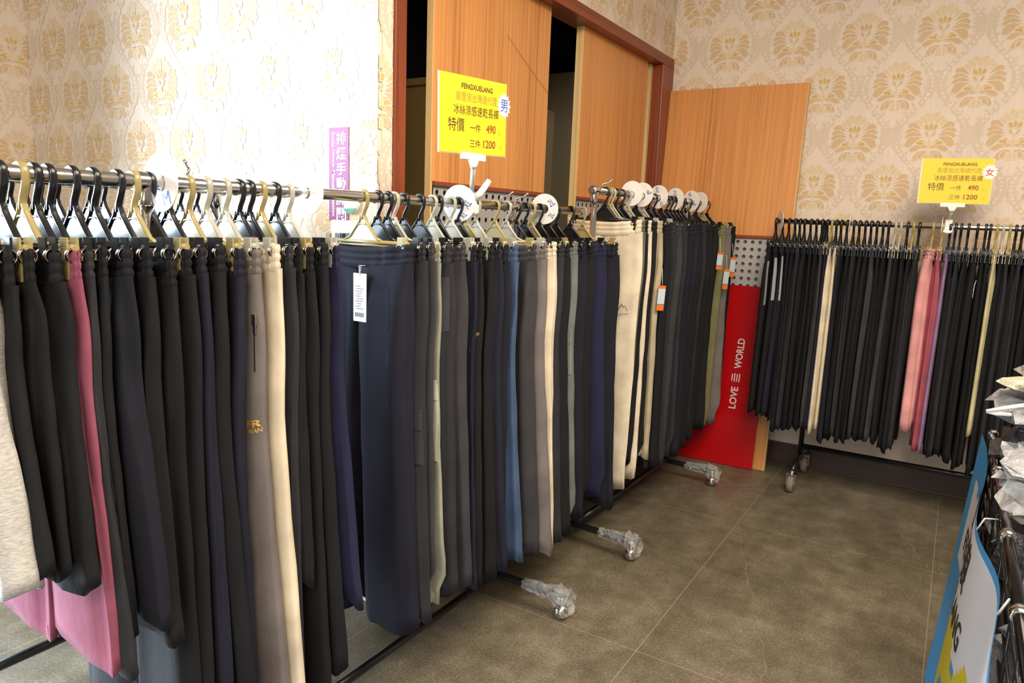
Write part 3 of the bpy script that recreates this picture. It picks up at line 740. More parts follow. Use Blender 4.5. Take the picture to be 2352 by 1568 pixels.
G_RAIL = Rail((-1.335, 0.30), (-1.335, 2.66), 1.447, 'front rail')
items = [
 (-22, 640, 1385, 'heather grey', 'the heather grey trousers', {'label': 'heather grey marl trousers at the far left end of the front rail', 't': .026, 'h': 'khaki'}),
 (27, 567, 1330, 'black', None), (72, 540, 1345, 'black', None, {'h': 'khaki'}), (133, 557, 1356, 'black', None),
 (183, 577, 1550, 'rose pink', 'the rose pink trousers', {'label': 'rose pink trousers with tall elastic waist between black pairs on the front rail', 'h': 'khaki'}),
 (212, 540, 1545, 'charcoal', None), (245, 560, 1500, 'black', None), (297, 535, 1435, 'dark navy', None), (345, 562, 1478, 'black', None),
 (402, 590, None, 'black', None, {'top': -.022, 'L': 1.12}), (438, 560, None, 'black', None, {'h': 'khaki'}), (472, 533, None, 'navy', None), (515, 522, None, 'black', None), (558, 542, None, 'navy', None),
 (598, 537, None, 'taupe', 'the taupe trousers', {'label': 'taupe trousers with gold logo and zip pocket beside the cream pair on front rail', 'fn': fx_taupe, 'sway': .03, 'L': 1.16}),
 (642, 525, None, 'cream', 'the wide cream trousers', {'label': 'cream trousers beside the taupe pair left of the rail gap on front rail', 'sway': .035, 'L': 1.18}),
 (674, 560, None, 'charcoal', None, {'L': 1.1}), (695, 545, 1360, 'black', None), (722, 527, None, 'black', None, {'L': 1.12}), (754, 528, 1560, 'black', None), (782, 568, 1400, 'royal navy', None, {'fn': fx_wedge, 't': .012}),
 (945, 558, 1472, 'navy', 'the navy tagged trousers', {'label': 'navy trousers facing the aisle with white paper price tag on front rail', 'fn': fx_navytag, 'h': 'khaki', 'hw': .168, 'yaw': -.03, 't': .024, 'hem': .086}),
 (980, 555, 1440, 'charcoal', None, {'fn': fx_pocket(-.56, -.70)}), (1001, 527, 1400, 'dark grey', None),
 (1016, 543, 1412, 'sage', 'the sage cargo trousers', {'label': 'sage cargo trousers with thigh pocket and gathered hem on front rail', 'fn': fx_pocket(-.50, -.72), 'cuff': True, 'h': 'grey'}),
 (1038, 540, 1385, 'charcoal', None, {'fn': fx_mesh}), (1072, 542, 1372, 'dark grey', None), (1098, 550, 1365, 'navy', None, {'fn': fx_print('FR', M_TEALP, -.42)}),
 (1112, 532, 1368, 'black', None, {'fn': fx_print('FR', M_GOLD, -.38)}), (1140, 528, 1350, 'black', None), (1156, 520, 1335, 'navy', None), (1172, 520, 1332, 'dark navy', None),
 (1194, 527, 1303, 'steel blue', 'the steel blue trousers', {'label': 'steel blue trousers with side zip pocket on the front rail', 'fn': fx_seam, 'h': 'grey'}),
 (1235, 540, 1290, 'dark grey', None, {'h': 'khaki'}), (1260, 537, 1285, 'taupe', None, {'h': 'grey'}),
 (1282, 530, 1275, 'cream', 'the slim cream trousers', {'label': 'slim cream trousers two pairs right of the steel blue pair on front rail'}),
 (1299, 540, 1262, 'charcoal', None), (1312, 545, 1240, 'black', None),
 (1330, 548, 1237, 'mid grey', 'the grey cargo trousers', {'label': 'mid grey cargo trousers with elastic hem toward right end of front rail', 'cuff': True, 'fn': fx_pocket(-.44, -.60)}),
 (1350, 525, 1210, 'dark navy', None), (1367, 545, 1185, 'black', None, {'cuff': True}), (1397, 533, 1160, 'royal navy', None, {'cuff': True}), (1424, 527, 1178, 'dark navy', None, {'t': .024})]
for q in items:
    pass
FRONT = hang(G_RAIL, items, 1, .168, .022, 'trousers on the front rail', 'clip hangers on the front rail')

B_RAIL = Rail((-1.300, 2.69), (-1.275, 4.27), 1.535, 'corner rail')
items = [
 (1474, 545, 1148, 'cream', 'the cream logo trousers', {'label': 'cream trousers with small mountain print, first pair on the corner rail', 'fn': fx_mount, 'h': 'black'}),
 (1484, 508, 1110, 'grey green', None, {'h': 'khaki'}), (1491, 505, 1085, 'black', None),
 (1498, 513, 1122, 'cream', 'the narrow cream trousers', {'label': 'narrow cream trousers squeezed between dark pairs on the corner rail'}),
 (1511, 512, 1085, 'black', None), (1524, 510, 1075, 'beige', 'the beige tagged trousers', {'label': 'beige trousers with orange and pale blue hang tag on corner rail', 'fn': fx_tag_orange(-.40), 'h': 'grey'}),
 (1556, 500, 1080, 'charcoal', None), (1543, 505, 1085, 'black', None), (1569, 500, 1072, 'dark grey', None), (1582, 487, 1066, 'charcoal', None, {'top': .01}), (1596, 500, 1058, 'dark navy', None), (1606, 520, 1050, 'navy', None), (1614, 520, 1044, 'black', None), (1622, 520, 1035, 'charcoal', None), (1630, 518, 1028, 'black', None), (1638, 515, 1015, 'black', None),
 (1652, 523, 1000, 'black', None, {'fn': fx_tag_orange(-.27, .15, .09)}),
 (1668, 525, 988, 'olive', 'the olive tagged trousers', {'label': 'olive trousers with orange hang tag near far end of corner rail', 'fn': fx_tag_orange(-.36)}),
 (1681, 525, 985, 'warm grey', 'the warm grey trousers', {'label': 'warm grey trousers second from the far end of the corner rail', 'fn': fx_tag_orange(-.30, .15)}), (1691, 525, 935, 'black', None)]
CORNER = hang(B_RAIL, items, 2, .176, .022, 'trousers on the corner rail', 'clip hangers on the corner rail', hw=.172, sway0=-.030)

def fx_tape(z0, z1):
    def f(T, p, m): mb = MB(); T.end_strip(mb, 1, .15, .75, z0, z1); mb.build('reflective_strip', M_REFL, p)
    return f
def fx_cord(T, p, m):
    mb = MB(); a = Vector(T.surf(1, .13, -.25, -1, .006)); mb.tube([a, a + Vector((.008, -.004, -.02)), a + Vector((.004, -.005, -.05)), a + Vector((.006, -.005, -.085))], .0016, 6); mb.tube([a + Vector((.004, -.005, -.05)), a + Vector((.012, -.006, -.048))], .0022, 6); mb.build('draw_cord', M_STR, p)
R_RAIL = Rail((-0.875, 4.186), (0.62, 4.186), 1.452, 'far wall rail')
items = [
 (1766, 552, 950, 'black', 'the leftmost black pair', {'label': 'black trousers with grey reflective strip, leftmost pair on the far wall rail', 'fn': fx_tape(-.22, -.46)}),
 (1782, 550, 952, 'black', None, {'fn': fx_tape(-.20, -.43)}), (1797, 552, 958, 'navy', None, {'fn': fx_tape(-.19, -.43)}), (1811, 550, 970, 'dark navy', None), (1822, 550, 985, 'black', None), (1833, 552, 985, 'charcoal', None), (1848, 548, 985, 'black', None), (1862, 548, 985, 'black', None), (1875, 548, 985, 'black', None), (1888, 541, 980, 'dark grey', None), (1898, 550, 985, 'navy', None),
 (1909, 550, 997, 'cream', 'the front cream pair', {'label': 'cream trousers, left one of two cream pairs together on far wall rail', 'flare': .0}), (1920, 552, 995, 'cream', 'the rear cream pair', {'label': 'cream trousers, right one of two cream pairs together on far wall rail'}),
 (1934, 550, 1012, 'dark navy', None), (1950, 548, 1015, 'black', None), (1962, 560, 1000, 'charcoal', None), (1976, 560, 1015, 'black', None), (1990, 560, 1015, 'black', None), (2005, 552, 1008, 'dark grey', None), (2018, 560, 1012, 'black', None), (2032, 555, 1012, 'black', None),
 (2047, 565, 1012, 'dark grey', None), (2061, 560, 1015, 'black', None), (2077, 556, 1030, 'black', None), (2090, 562, 1036, 'black', None), (2104, 560, 1036, 'charcoal', None),
 (2138, 548, 990, 'light pink', 'the light pink trousers', {'label': 'light pink trousers right of middle on the far wall rail', 't': .026, 'top': .012, 'h': 'khaki'}),
 (2158, 575, 1035, 'deep rose', 'the deep rose trousers', {'label': 'deep rose trousers just right of the light pink pair on far wall rail', 'h': 'khaki'}),
 (2176, 572, 1040, 'lilac', 'the lilac trousers', {'label': 'lilac trousers under the yellow sign on the far wall rail'}),
 (2189, 570, 1046, 'black', None), (2203, 565, 1045, 'charcoal', None, {'fn': fx_cord}), (2219, 575, 1052, 'black', None), (2240, 572, 1056, 'black', None), (2260, 575, 1075, 'black', None, {'fn': fx_cord}), (2273, 562, 1070, 'black', None),
 (2285, 585, 1000, 'pale khaki', 'the pale khaki trousers', {'label': 'pale khaki trousers at the right among black pairs on far wall rail', 'h': 'khaki'}),
 (2301, 575, 1085, 'black', None), (2317, 575, 1090, 'charcoal', None, {'h': 'khaki'}), (2331, 580, 1092, 'black', None), (2347, 575, 1095, 'charcoal', None), (2362, 575, 1095, 'black', None), (2378, 575, 1095, 'black', None), (2394, 575, 1095, 'black', None)]
FARW = hang(R_RAIL, items, 3, .150, .017, 'trousers on the far wall rail', 'clip hangers on the far wall rail', hw=.150)

K_RAIL = Rail((-2.18, 0.30), (-2.18, 1.76), 1.462, 'rear rail')
items = []
cols = ['black', 'charcoal', 'black', 'navy', 'rose pink', 'black', 'dark grey', 'black', 'navy', 'black', 'charcoal', 'black', 'black', 'dark grey', 'black', 'navy', 'black', 'warm grey', 'black', 'charcoal']
K_PX = [20, 62, 105, 140, 172, 210, 250, 285, 318, 352, 388, 420, 455, 492, 528, 560, 592, 628, 662, 700]
for i, (x, c_) in enumerate(zip(K_PX[:17], cols[:16] + ['warm grey'])):
    mk, ex = None, {}
    if c_ == 'rose pink': mk = 'the rear rose pair'; ex = {'label': 'rose pink trousers mostly hidden on the rear rail behind the front rail', 'L': 1.15}
    if c_ == 'warm grey': mk = 'the rear warm grey pair'; ex = {'label': 'warm grey trousers near the wall end of the rear rail'}
    if i == 0: mk = 'the rear left black pair'; ex = {'label': 'black trousers at the left end of the rear rail'}
    items.append((x, 560, None, c_, mk, ex))
REAR = hang(K_RAIL, items, 4, .168, .022, 'trousers on the rear rail', 'clip hangers on the rear rail')

# ------------------------------------------------------------------ rails, feet, castors
def wrap_material():
    m = bpy.data.materials.new('clear_wrap'); m.use_nodes = True; t = NT(m); o = t.obj()
    b = t.b; b.inputs['Base Color'].default_value = (.50, .51, .50, 1); b.inputs['Roughness'].default_value = .16
    b.inputs['Specular IOR Level'].default_value = .9
    f = t.noise(o, 45, 4); a = t.math('ADD', t.math('MULTIPLY', f, .62), .02); t.l(a, b.inputs['Alpha'])
    t.bump(t.noise(o, 38, 5, .6), .8, .012)
    return m
M_WRAP = wrap_material()
def ball_castor(parent, x, y, z=.0):
    mb = MB(); r = .027
    mb.lathe([(r * math.sin(a), -r * math.cos(a)) for a in np.linspace(.05, math.pi - .05, 14)], 20, 'x', (x, y, r)); o = mb.build('castor', M_CHROME, parent)
    mb = MB(); mb.lathe([(.010, r * 1.6), (.010, r * 1.6 + .035), (.017, r * 1.6 + .036), (.017, r * 1.6 + .044)], 12, 'z', (x, y, 0)); mb.lathe([(r * .98 * math.sin(a), -r * .98 * math.cos(a)) for a in np.linspace(1.75, math.pi - .05, 8)], 20, 'z', (x, y + .0, r + .004)); mb.build('castor_stem', M_STEEL, o)
    return o
def garment_rail(rail, posts, base_z, foot_half, label, ext=(0, 0), r=.0135, base=True, feet=True, wrap_far=True, hooks=(), rail_group=None):
    g = empty('garment_rack', rail.at(posts[0], 0, 0), rail.rz - math.pi / 2 + math.pi / 2, label, 'clothes rack', rail_group)
    X = lambda t_, off, z: (off, t_ - posts[0], z)    # local: x to the aisle, y along the rail
    mb = MB(); mb.tube([X(0 + ext[0], 0, rail.z), X(rail.len + ext[1], 0, rail.z)], r, 16); mb.build('rod', M_STEEL, g)
    for t_ in posts:
        mb = MB(); mb.tube([X(t_, 0, base_z), X(t_, 0, rail.z - .02)], .0125, 14); mb.build('post', M_CHROME, g)
        mb = MB(); mb.tube([X(t_ - .026, 0, rail.z), X(t_ + .026, 0, rail.z)], .0185, 16); mb.tube([X(t_, 0, rail.z - .045), X(t_, 0, rail.z)], .0165, 14); mb.build('tee_joint', M_CHROME, g, bevel=.002)
        if feet:
            mb = MB(); mb.tube([X(t_, -foot_half, .075), X(t_, -foot_half * .8, .085), X(t_, 0, .088), X(t_, foot_half * .8, .085), X(t_, foot_half, .075)], .014, 12); f = mb.build('foot', M_BLACKMETAL, g)
            for sg_ in (1, -1): ball_castor(f, sg_ * foot_half * .99, t_ - posts[0])
            rn = random.Random(int(t_ * 100)); loops = []
            for k in range(15):
                q = k / 14; off = foot_half * (.42 + .70 * q); dz = -.020 * max(0, q - .72) / .28; rr = .020 + .011 * q + (.010 if q > .7 else 0)
                loops.append([X(t_ + rr * math.cos(a) * rn.uniform(.80, 1.25), off + rn.uniform(-.006, .006), .086 + dz + rr * math.sin(a) * rn.uniform(.8, 1.25)) for a in np.linspace(0, 6.283, 14, endpoint=False)])
            mb = MB(); mb.loft(loops, True, False, False, 0, False); mb.build('plastic_wrap', M_WRAP, f)
    if base:
        mb = MB(); mb.tube([X(posts[0], 0, .098), X(posts[-1], 0, .098)], (.016, .012), flat=(0, 0, 1)); mb.build('base_bar', M_BLACKMETAL, g)
    for (t_, sg_) in hooks:
        mb = MB(); mb.tube([X(t_, 0, rail.z + r), X(t_ + .004, -.004 * sg_, rail.z + .030), X(t_ + .016, .020 * sg_, rail.z + .036), X(t_ + .020, .032 * sg_, rail.z + .046)], .0034, 8); mb.lathe([(.0052 * math.sin(a), .0052 * -math.cos(a)) for a in np.linspace(.1, 3.04, 6)], 8, 'z', X(t_ + .020, .032 * sg_, rail.z + .046)); mb.build('rod_hook', M_CHROME, g)
    return g
tt = lambda rail, px, py: rail.t_of(px, py, 0)[0]
g1 = garment_rail(G_RAIL, [tt(G_RAIL, 335, 411), tt(G_RAIL, 1175, 482)], .10, .275, 'long chrome front clothes rail on black base bar, plastic wrapped feet', (-.25, -.02), hooks=[(tt(G_RAIL, 428, 420), -1), (tt(G_RAIL, 1150, 470), 1), (tt(G_RAIL, 1185, 480), 1)], rail_group='clothes rails with wrapped feet')
g2 = garment_rail(B_RAIL, [.02, B_RAIL.len - .46], .10, .265, 'taller chrome clothes rail in the corner with round end caps', (-.012, -.12), base=True, hooks=[(.09, 1)], rail_group='clothes rails with wrapped feet')
g3 = garment_rail(K_RAIL, [.10, 1.28], .10, .24, 'rear chrome clothes rail behind the front rail by the bright wall', (-.2, -.05), hooks=[(.98, -1)], rail_group='clothes rails with wrapped feet')
# far wall rack: black frame on four rubber wheels
zb = on_y(1950, 1043, 4.186)[2]
g4 = empty('garment_rack', (-.64, 4.186, 0), 0, 'black wheeled clothes rack along the far wallpapered wall', 'clothes rack')
mb = MB(); mb.tube([(-.235, 0, R_RAIL.z), (1.7, 0, R_RAIL.z)], .0128, 16); mb.build('rod', M_STEEL, g4)
for x in (0.0, 1.55):
    mb = MB(); mb.tube([(x, 0, .13), (x, 0, R_RAIL.z - .012)], .0135, 12); mb.build('post', M_BLACKMETAL, g4)
    mb = MB(); mb.tube([(x, -.20, .118), (x, -.08, .150), (x, .08, .150), (x, .20, .118)], .015, 12); f = mb.build('foot', M_BLACKMETAL, g4)
    for y in (-.20, .20):
        mb = MB(); mb.lathe([(.012, -.016), (.044, -.016), (.048, -.010), (.048, .010), (.044, .016), (.012, .016)], 24, 'x', (x, y, .048)); wh = mb.build('wheel', M_RUBBER, f)
        mb = MB(); mb.lathe([(.008, -.024), (.008, .024)], 10, 'x', (x, y, .048)); mb.lathe([(.028, -.0168), (.026, -.0175)], 20, 'x', (x, y, .048)); mb.lathe([(.026, .0168), (.024, .0175)], 20, 'x', (x, y, .048))
        for sg_ in (-1, 1): mb.box((x + sg_ * .022 - .0015, y - .014, .044), (x + sg_ * .022 + .0015, y + .014, .104))
        mb.box((x - .023, y - .02, .101), (x + .023, y + .02, .105)); mb.lathe([(.012, .104), (.012, .120)], 10, 'z', (x, y, 0)); mb.build('wheel_fork', M_STEEL, wh)
mb = MB(); mb.tube([(0, 0, zb), (1.55, 0, zb)], .014, 12); mb.build('base_bar', M_BLACKMETAL, g4)

# ------------------------------------------------------------------ size discs on the rails
def disc(rail, t_, label, writing, group, tilt=0, R_=.056, up=.0):
    d = empty('size_disc', rail.at(t_), rail.rz + tilt, label, 'size divider', group)
    mb = MB(); n = 32
    P = [(R_ * math.cos(2 * math.pi * k / n), R_ * math.sin(2 * math.pi * k / n) + up) for k in range(n)]; Q = [(.017 * math.cos(2 * math.pi * k / n), .017 * math.sin(2 * math.pi * k / n)) for k in range(n)]
    v = [(x, y, z) for y in (-.0012, .0012) for x, z in P] + [(x, y, z) for y in (-.0012, .0012) for x, z in Q]; f = []
    for k in range(n):
        q = (k + 1) % n; f += [(k, q, 2 * n + q, 2 * n + k), (n + q, n + k, 3 * n + k, 3 * n + q), (q, k, n + k, n + q), (2 * n + k, 2 * n + q, 3 * n + q, 3 * n + k)]
    mb.add(v, f); mb.build('disc_plate', M_WHITEPL, d)
    if writing:
        for (txt, cx_, cz_, rot, sc) in writing:
            mb = MB(); ca, sa = math.cos(rot), math.sin(rot)
            put_text(mb, txt, -.5, .5, -.5, .5, lambda x, y: (cx_ + (x * ca * .9 - y * sa) * sc, -.0018, cz_ + up + (x * sa * .9 + y * ca) * sc), 0, .0)
            mb.build('pen_marks', M_BLUEINK, d)
    return d
DG = 'white size discs on the rails'
disc(G_RAIL, tt(G_RAIL, 368, 414), 'white size disc beside the tee joint on the front rail', [('M', .02, -.030, .3, .026)], DG)
disc(G_RAIL, tt(G_RAIL, 700, 438), 'white size disc left of the bare rod stretch on the front rail', [], DG, .1)
disc(G_RAIL, tt(G_RAIL, 1055, 462), 'white XL size disc under the large yellow price sign', [('XL', .028, -.002, 1.0, .026), ('XL', .016, -.036, 1.0, .022)], DG, .15)
disc(G_RAIL, tt(G_RAIL, 1250, 484), 'white 2L size disc near the right end of the front rail', [('2L', .028, .024, .6, .026), ('2L', .030, -.022, 1.1, .022)], DG, .1)
for px, py, tl, lab, wr in ((1450, 455, -.10, 'first white size disc on the corner rail, blank face', []), (1474, 456, -.1, 'white 4L size disc second along the corner rail', [('4L', .034, .012, .9, .026)]),
        (1511, 461, -.25, 'white 5L size disc third along the corner rail', [('5L', -.006, .034, 0, .026), ('5L', .026, -.034, .3, .024)]), (1549, 468, -.3, 'white 2L size disc fourth along the corner rail', [('2L', 0, .030, 0, .028)]),
        (1586, 474, -.35, 'white 4L size disc fifth along the corner rail', [('4L', -.01, .036, .3, .024), ('4L', .022, -.012, .6, .028)]), (1606, 476, -.4, 'white size disc nearest far end of the corner rail', [('5L', -.012, .034, .1, .022)])):
    disc(B_RAIL, tt(B_RAIL, px, py + 6), lab, wr, DG, tl, .056, .006)
disc(R_RAIL, tt(R_RAIL, 1792, 507), 'white size disc at the left end of the far wall rail', [], DG, .5)
disc(R_RAIL, tt(R_RAIL, 1953, 515), 'white size disc in the middle of the far wall rail', [], DG, .05, .045)
for x in (2170, ):
    disc(R_RAIL, tt(R_RAIL, 2163, 524), 'white size disc beside the sign clamp on the far wall rail', [], DG, .02, .045)

# ------------------------------------------------------------------ yellow price signs and their clamps
M_YEL = mat('yellow_paper', (240, 203, 36), .5); M_YEL2 = mat('deep_yellow_paper', (255, 205, 40), .5)
M_INK = mat('brown_black_ink', (70, 54, 22), .6); M_INKG = mat('faded_ink', (168, 146, 56), .6); M_INKB = mat('brown_ink', (150, 84, 30), .6); M_INKP = mat('pale_ink', (214, 178, 60), .6); M_REDINK = mat('red_ink', (196, 34, 44), .6)
def price_sign(pose, paper, word, ink, label, tip):
    X, Y, z, yaw, pit, rol = pose
    s_ = empty('price_sign', (X, Y, z), 0, label, 'sign'); s_.rotation_euler = Euler((pit, -rol, yaw), 'YXZ') if False else Euler((pit, -rol, yaw))
    W_, H_ = .297, .21
    mb = MB(); mb.box((-W_ / 2, 0, -H_ / 2), (W_ / 2, .0016, H_ / 2)); mb.build('sign_card', paper, s_)
    mb = MB(); mb.box((-W_ / 2 - .004, .0016, -H_ / 2 - .002), (W_ / 2 + .002, .004, H_ / 2)); mb.build('sleeve', M_WHITECARD, s_)
    fx = lambda a: (a - .5) * W_; fz = lambda b: (.5 - b) * H_
    def P(txt, x0, x1, y0, y1, mi, bold=0.0): put_text(mbt, txt, fx(x0), fx(x1), fz(y1), fz(y0), lambda x, y: (x, -.0006, y), mi, bold)
    mbt = MB()
    P('FENGXUELANG', .30, .77, .095, .165, 0, .018); P('風雪狼台灣總代理', .22, .84, .205, .325, 1, .0); P('冰絲涼感速乾長褲', .19, .87, .37, .50, 0, .0)
    P('特價', .115, .345, .545, .72, 0, .0); P('一件', .43, .59, .60, .71, 0, .0); P('490', .68, .83, .59, .705, 2, .022); P('元', .87, .915, .645, .72, 3)
    P('三件', .43, .59, .81, .915, 0, .0); P('1200', .635, .83, .80, .91, 2, .022); P('元', .89, .935, .85, .925, 3)
    mbt.build('lettering', [M_INK, M_INKG, M_INKB, M_INKP], s_)
    mb = MB(); n = 28; c = (fx(.955), fz(.30)); P_ = []
    for k in range(n):
        r = (.037 if k % 2 == 0 else .027); P_.append((c[0] + r * math.cos(2 * math.pi * k / n) * .92, c[1] + r * math.sin(2 * math.pi * k / n) * 1.05))
    v = [(x, -.0012, z_) for x, z_ in P_] + [(c[0], -.0012, c[1])]; mb.add(v, [(k, (k + 1) % n, n) for k in range(n)]); st = mb.build('star_sticker', M_WHITECARD, s_)
    mb = MB(); put_text(mb, word, c[0] - .017, c[0] + .017, c[1] - .018, c[1] + .018, lambda x, y: (x, -.0017, y), 0, .004); mb.build('sticker_mark', ink, st)
    return s_
price_sign((-1.233, 1.751, 1.6913, 1.4884, 0.017, 0.0414), M_YEL, '男', M_BLUEINK, 'large bright yellow price sign above the front rail with blue star sticker', 0)
price_sign((-.0656, 4.092, 1.6665, .195, -.03, .0), M_YEL2, '女', M_REDINK, 'deeper yellow price sign above the far wall rail with red star sticker', 0)
def sign_clamp(base, rz, top, tiltv, label, lever=True):
    s_ = empty('sign_clamp', base, rz, label, 'sign clamp', 'white plastic sign clamps')
    mb = MB(); mb.tube([(0, 0, -.034), (0, 0, -.024)], .020, 14); mb.box((-.021, -.017, -.030), (.021, .017, .0)); mb.box((-.016, -.014, .0), (.016, .014, .034)); mb.build('jaw', M_WHITEPL, s_, bevel=.004)
    if lever:
        mb = MB(); mb.tube([(.014, 0, .018), (.026, .012, .034), (.036, .024, .056), (.044, .034, .076)], [.011, .011, .010, .008], 10); mb.build('lever', M_WHITEPL, s_)
    tp = Vector(top); mb = MB(); mb.tube([(0, 0, .03), tuple(tp * .5 + Vector((0, 0, .015))), tuple(tp)], (.0065, .0045), flat=(1, 0, 0)); mb.tube([tuple(tp * .97), tuple(tp + Vector((0, 0, .006)))], .010, 12); mb.build('stem', M_WHITEPL, s_)
    a = tiltv; mb = MB()
    mb.box((-.052, -.004, -.010), (.052, .0075, .010))
    mb.prism([(-.02, -.010), (.02, -.010), (.009, -.030), (-.009, -.030)], lambda p: (p[0], -.005, p[1]), lambda p: (p[0], .005, p[1]))
    o = mb.build('sign_grip', M_WHITEPL, s_, bevel=.0015); o.location = tp + Vector((0, 0, .026)); o.rotation_euler = (0, 0, a)
    return s_
bx = G_RAIL.at(tt(G_RAIL, 1082, 464)); tp = (-1.233 - bx[0], 1.751 - bx[1], 1.6913 - .105 - bx[2] - .034)
sign_clamp(bx, 0, tp, 1.4884, 'white clamp with raised lever holding the large yellow sign on the front rail')
bx = R_RAIL.at(tt(R_RAIL, 2178, 523)); tp = (-.0656 - bx[0], 4.092 - bx[1], 1.6665 - .105 - bx[2] - .034)
sign_clamp(bx, 0, tp, .195, 'white clamp holding the deeper yellow sign on the far wall rail', False)

# ------------------------------------------------------------------ bargain stall at the right edge
st = empty('display_stall', (.14, 1.65, 0), 0, 'black tube and wire display stall with chrome collars at right edge', 'stall')
M_GLOSSB = mat('gloss_black_tube', (26, 25, 25), .12, .6)
ZR = .84
Yf, Yn = .80, -.95
mb = MB(); mb.tube([(0, Yf, ZR), (0, Yn, ZR)], .0095, 14); mb.tube([(0, Yf, ZR), (.8, Yf, ZR)], .0095, 14); mb.tube([(.8, Yf, ZR), (.8, Yn, ZR)], .0095, 14); mb.tube([(.8, Yn, ZR), (0, Yn, ZR)], .0095, 14); mb.build('top_rail', M_GLOSSB, st)
for x, y in ((0, Yf), (.8, Yf), (0, Yn), (.8, Yn)):
    mb = MB(); mb.tube([(x, y, 0.0), (x, y, ZR + .012)], .011, 14); mb.build('leg', M_GLOSSB, st)
for y in (Yf, .42, -.04, -.38):
    mb = MB(); mb.lathe([(.0115, y - .014), (.0145, y - .011), (.0145, y - .006), (.012, y - .003), (.0145, y), (.0145, y + .009), (.0115, y + .012)], 18, 'y', (0, 0, ZR)); mb.build('collar', M_CHROME, st)
mb = MB()
for i in range(9): mb.tube([(.0, Yf, .34 + i * .055), (.0, Yn, .34 + i * .055)], .003, 6)
for i in range(12): mb.tube([(.0, Yf - i * .155, .30), (.0, Yf - i * .155, ZR)], .0028, 6)
mb.build('side_grid', M_BLACKMETAL, st)
mb = MB(); mb.box((.0, Yn, .55), (.8, Yf, .57)); mb.build('shelf', mat('dark_grey_shelf', (66, 66, 68), .6), st)

# printed banner tied on the stall's aisle side
ban = empty('vinyl_banner', (.102, 1.65, 0), 0, 'blue and white printed banner hanging on the stall side at right edge', 'banner')
def bfn(a, z, off=0.0):
    """a metres from the far end towards the viewer, z height"""
    k = (ZR - z) / .8
    return (.012 + .012 * math.sin(a * 8.0) - .055 * k - off, Yf - .0 - a, z + .022 * (math.sin(a * 6.2 + .9) - .4) * max(0, 1 - k * 2.5) - .035 * max(0, min(1, a / .25)) * max(0, 1 - k * 3))
mblu = mat('banner_blue', (60, 148, 206), .5); mwht = mat('banner_pale_grey', (214, 214, 220), .5); mpink = mat('banner_pink', (206, 110, 190), .5); myel = mat('banner_yellow', (206, 190, 30), .5)
NA, NZ = 70, 36; BL = 1.7
v, f, mi_ = [], [], []
mb = MB()
g = [[bfn(BL * i / NA, .04 + (.83 - .04) * j / NZ) for i in range(NA + 1)] for j in range(NZ + 1)]
for j in range(NZ):
    for i in range(NA):
        a, zq = BL * (i + .5) / NA, j / NZ
        mi = 1
        if zq < .52 + .06 * math.sin(a * 3) or zq > .96 - .0 * a or a < .06 + .10 * abs(zq - .62): mi = 0
        if a < .34 and zq > .93 - .10 * math.sin(a * 9): mi = 0
        if .24 < a < .46 and .24 < zq < .50: mi = 2
        if .50 < a < 1.0 and .40 + .06 * math.sin(a * 31) < zq < .60 + .05 * math.sin(a * 23): mi = 3
        mb.add([g[j][i], g[j][i + 1], g[j + 1][i + 1], g[j + 1][i]], [(0, 1, 2, 3)], mi, True)
mb.build('banner_sheet', [mblu, mwht, mpink, myel], ban)
mb = MB(); put_text(mb, '風雪狼', .22, .66, .63, .775, lambda a, z: bfn(a, z, .0012), 0, .02); mb.build('lettering', mat('black_print', (20, 18, 20), .5), ban); mb = MB(); put_text(mb, 'FENGXUELANG', .14, .76, .53, .60, lambda a, z: bfn(a, z, .0012), 0, .02); mb.build('lettering', mat('black_print', (20, 18, 20), .5), ban)
for a in (.62, 1.12): mb = MB(); p0 = Vector(bfn(a, .825)); mb.tube([p0, p0 + Vector((.012, 0, .03)), p0 + Vector((.038, 0, .035)), p0 + Vector((.05, 0, .0)), p0 + Vector((.03, 0, -.02))], .0022, 6); mb.build('cable_tie', M_STR, ban)

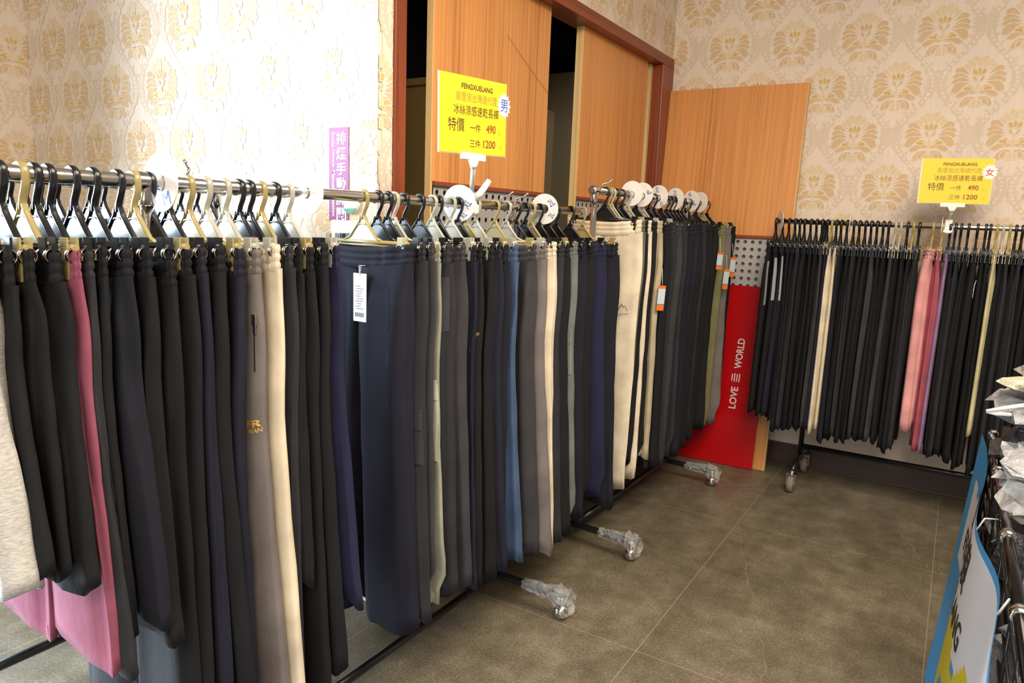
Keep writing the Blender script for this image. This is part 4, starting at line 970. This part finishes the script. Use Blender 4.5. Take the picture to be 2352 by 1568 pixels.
# plastic wrapped packs, loose hanger and white box on the stall
def pack_material(name, rgb, al):
    m = mat(name, rgb, .22, spec=.7); t = NT(m); o = t.obj(); t.bump(t.noise(o, 26, 5, .6), .9, .02)
    t.l(t.ramp(t.noise(o, 14, 4), [(.35, tuple(int(v * .72) for v in rgb)), (.62, rgb)]), t.b.inputs['Base Color']); return m
PK = [pack_material('wrapped_white', (226, 222, 214), 1), pack_material('wrapped_grey', (160, 160, 162), 1), pack_material('wrapped_buff', (186, 178, 150), 1), pack_material('wrapped_dark', (70, 70, 74), 1)]
def pack(loc, dims, rot, m, seed, label):
    rn = random.Random(seed); mb = MB(); n, q = 20, 7; loops = []
    for j in range(q):
        v = j / (q - 1); pr = math.sin(math.pi * (.12 + .76 * v)) ** .5; l = []
        for k in range(n):
            a = 2 * math.pi * k / n; c, s_ = math.cos(a), math.sin(a); e = .5
            x = math.copysign(abs(c) ** e, c) * dims[0] * .5 * pr * rn.uniform(.78, 1.2); y = math.copysign(abs(s_) ** e, s_) * dims[1] * .5 * pr * rn.uniform(.78, 1.2)
            l.append((x, y, dims[2] * v + rn.uniform(-.2, .2) * dims[2]))
        loops.append(l)
    mb.loft(loops, True, True, True, 0, False); o = mb.build('garment_pack', m); o.location = loc; o.rotation_euler = rot
    tag(o, label, 'wrapped garment', 'wrapped garment packs on the stall'); return o
b0 = .575
specs = [((.325, 2.20, b0), (.38, .36, .20), 1, 'grey plastic wrapped pack low at the far end of the stall'), ((.325, 2.22, b0 + .21), (.36, .34, .14), 3, 'dark wrapped pack under the white hanger on the stall'),
         ((.31, 2.24, b0 + .355), (.36, .32, .075), 1, 'crumpled grey pack near the top of the stall pile'), ((.325, 2.24, b0 + .435), (.36, .28, .055), 2, 'buff pack topping the far stall pile'),
         ((.325, 1.80, b0), (.38, .34, .24), 3, 'dark wrapped pack low in the middle of the stall'), ((.31, 1.84, b0 + .245), (.36, .32, .08), 0, 'white pack on the middle pile of the stall'),
         ((.30, 1.83, b0 + .33), (.34, .30, .055), 1, 'grey crumpled pack topping the middle stall pile'), ((.325, 1.40, b0), (.38, .36, .24), 1, 'grey pack low at the near end of the stall')]
for i, (l, d, m_, lab) in enumerate(specs): pack(l, d, (0, 0, .1 * (i % 3 - 1)), PK[m_], 40 + i, lab)
mb = MB(); mb.tube([(.0, .0, .0), (.05, -.01, .022), (.12, -.01, .046), (.20, .0, .060), (.30, .05, .050), (.40, .10, .01)], (.0045, .004), flat=(0, 0, 1)); mb.tube([(.0, .0, .0), (.02, 0, -.003), (.16, .03, .006), (.40, .10, .01)], (.0045, .0035), flat=(0, 0, 1))
mb.tube([(.20, 0, .060), (.205, -.03, .075), (.22, -.055, .065), (.20, -.07, .05)], .0025, 8)
o = mb.build('coat_hanger', M_WHITEPL); o.location = tuple(on_y(2266, 944, 2.12)); tag(o, 'white plastic coat hanger lying on top of the wrapped packs', 'hanger')
mb = MB(); mb.box((0, -.16, 0), (.25, .12, .05)); mb.box((-.002, -.162, .036), (.252, .122, .052)); o = mb.build('white_box', M_WHITECARD, bevel=.003); o.location = (.19, 1.42, b0 + .255); tag(o, 'flat white carton on the near grey pack at right edge', 'box')
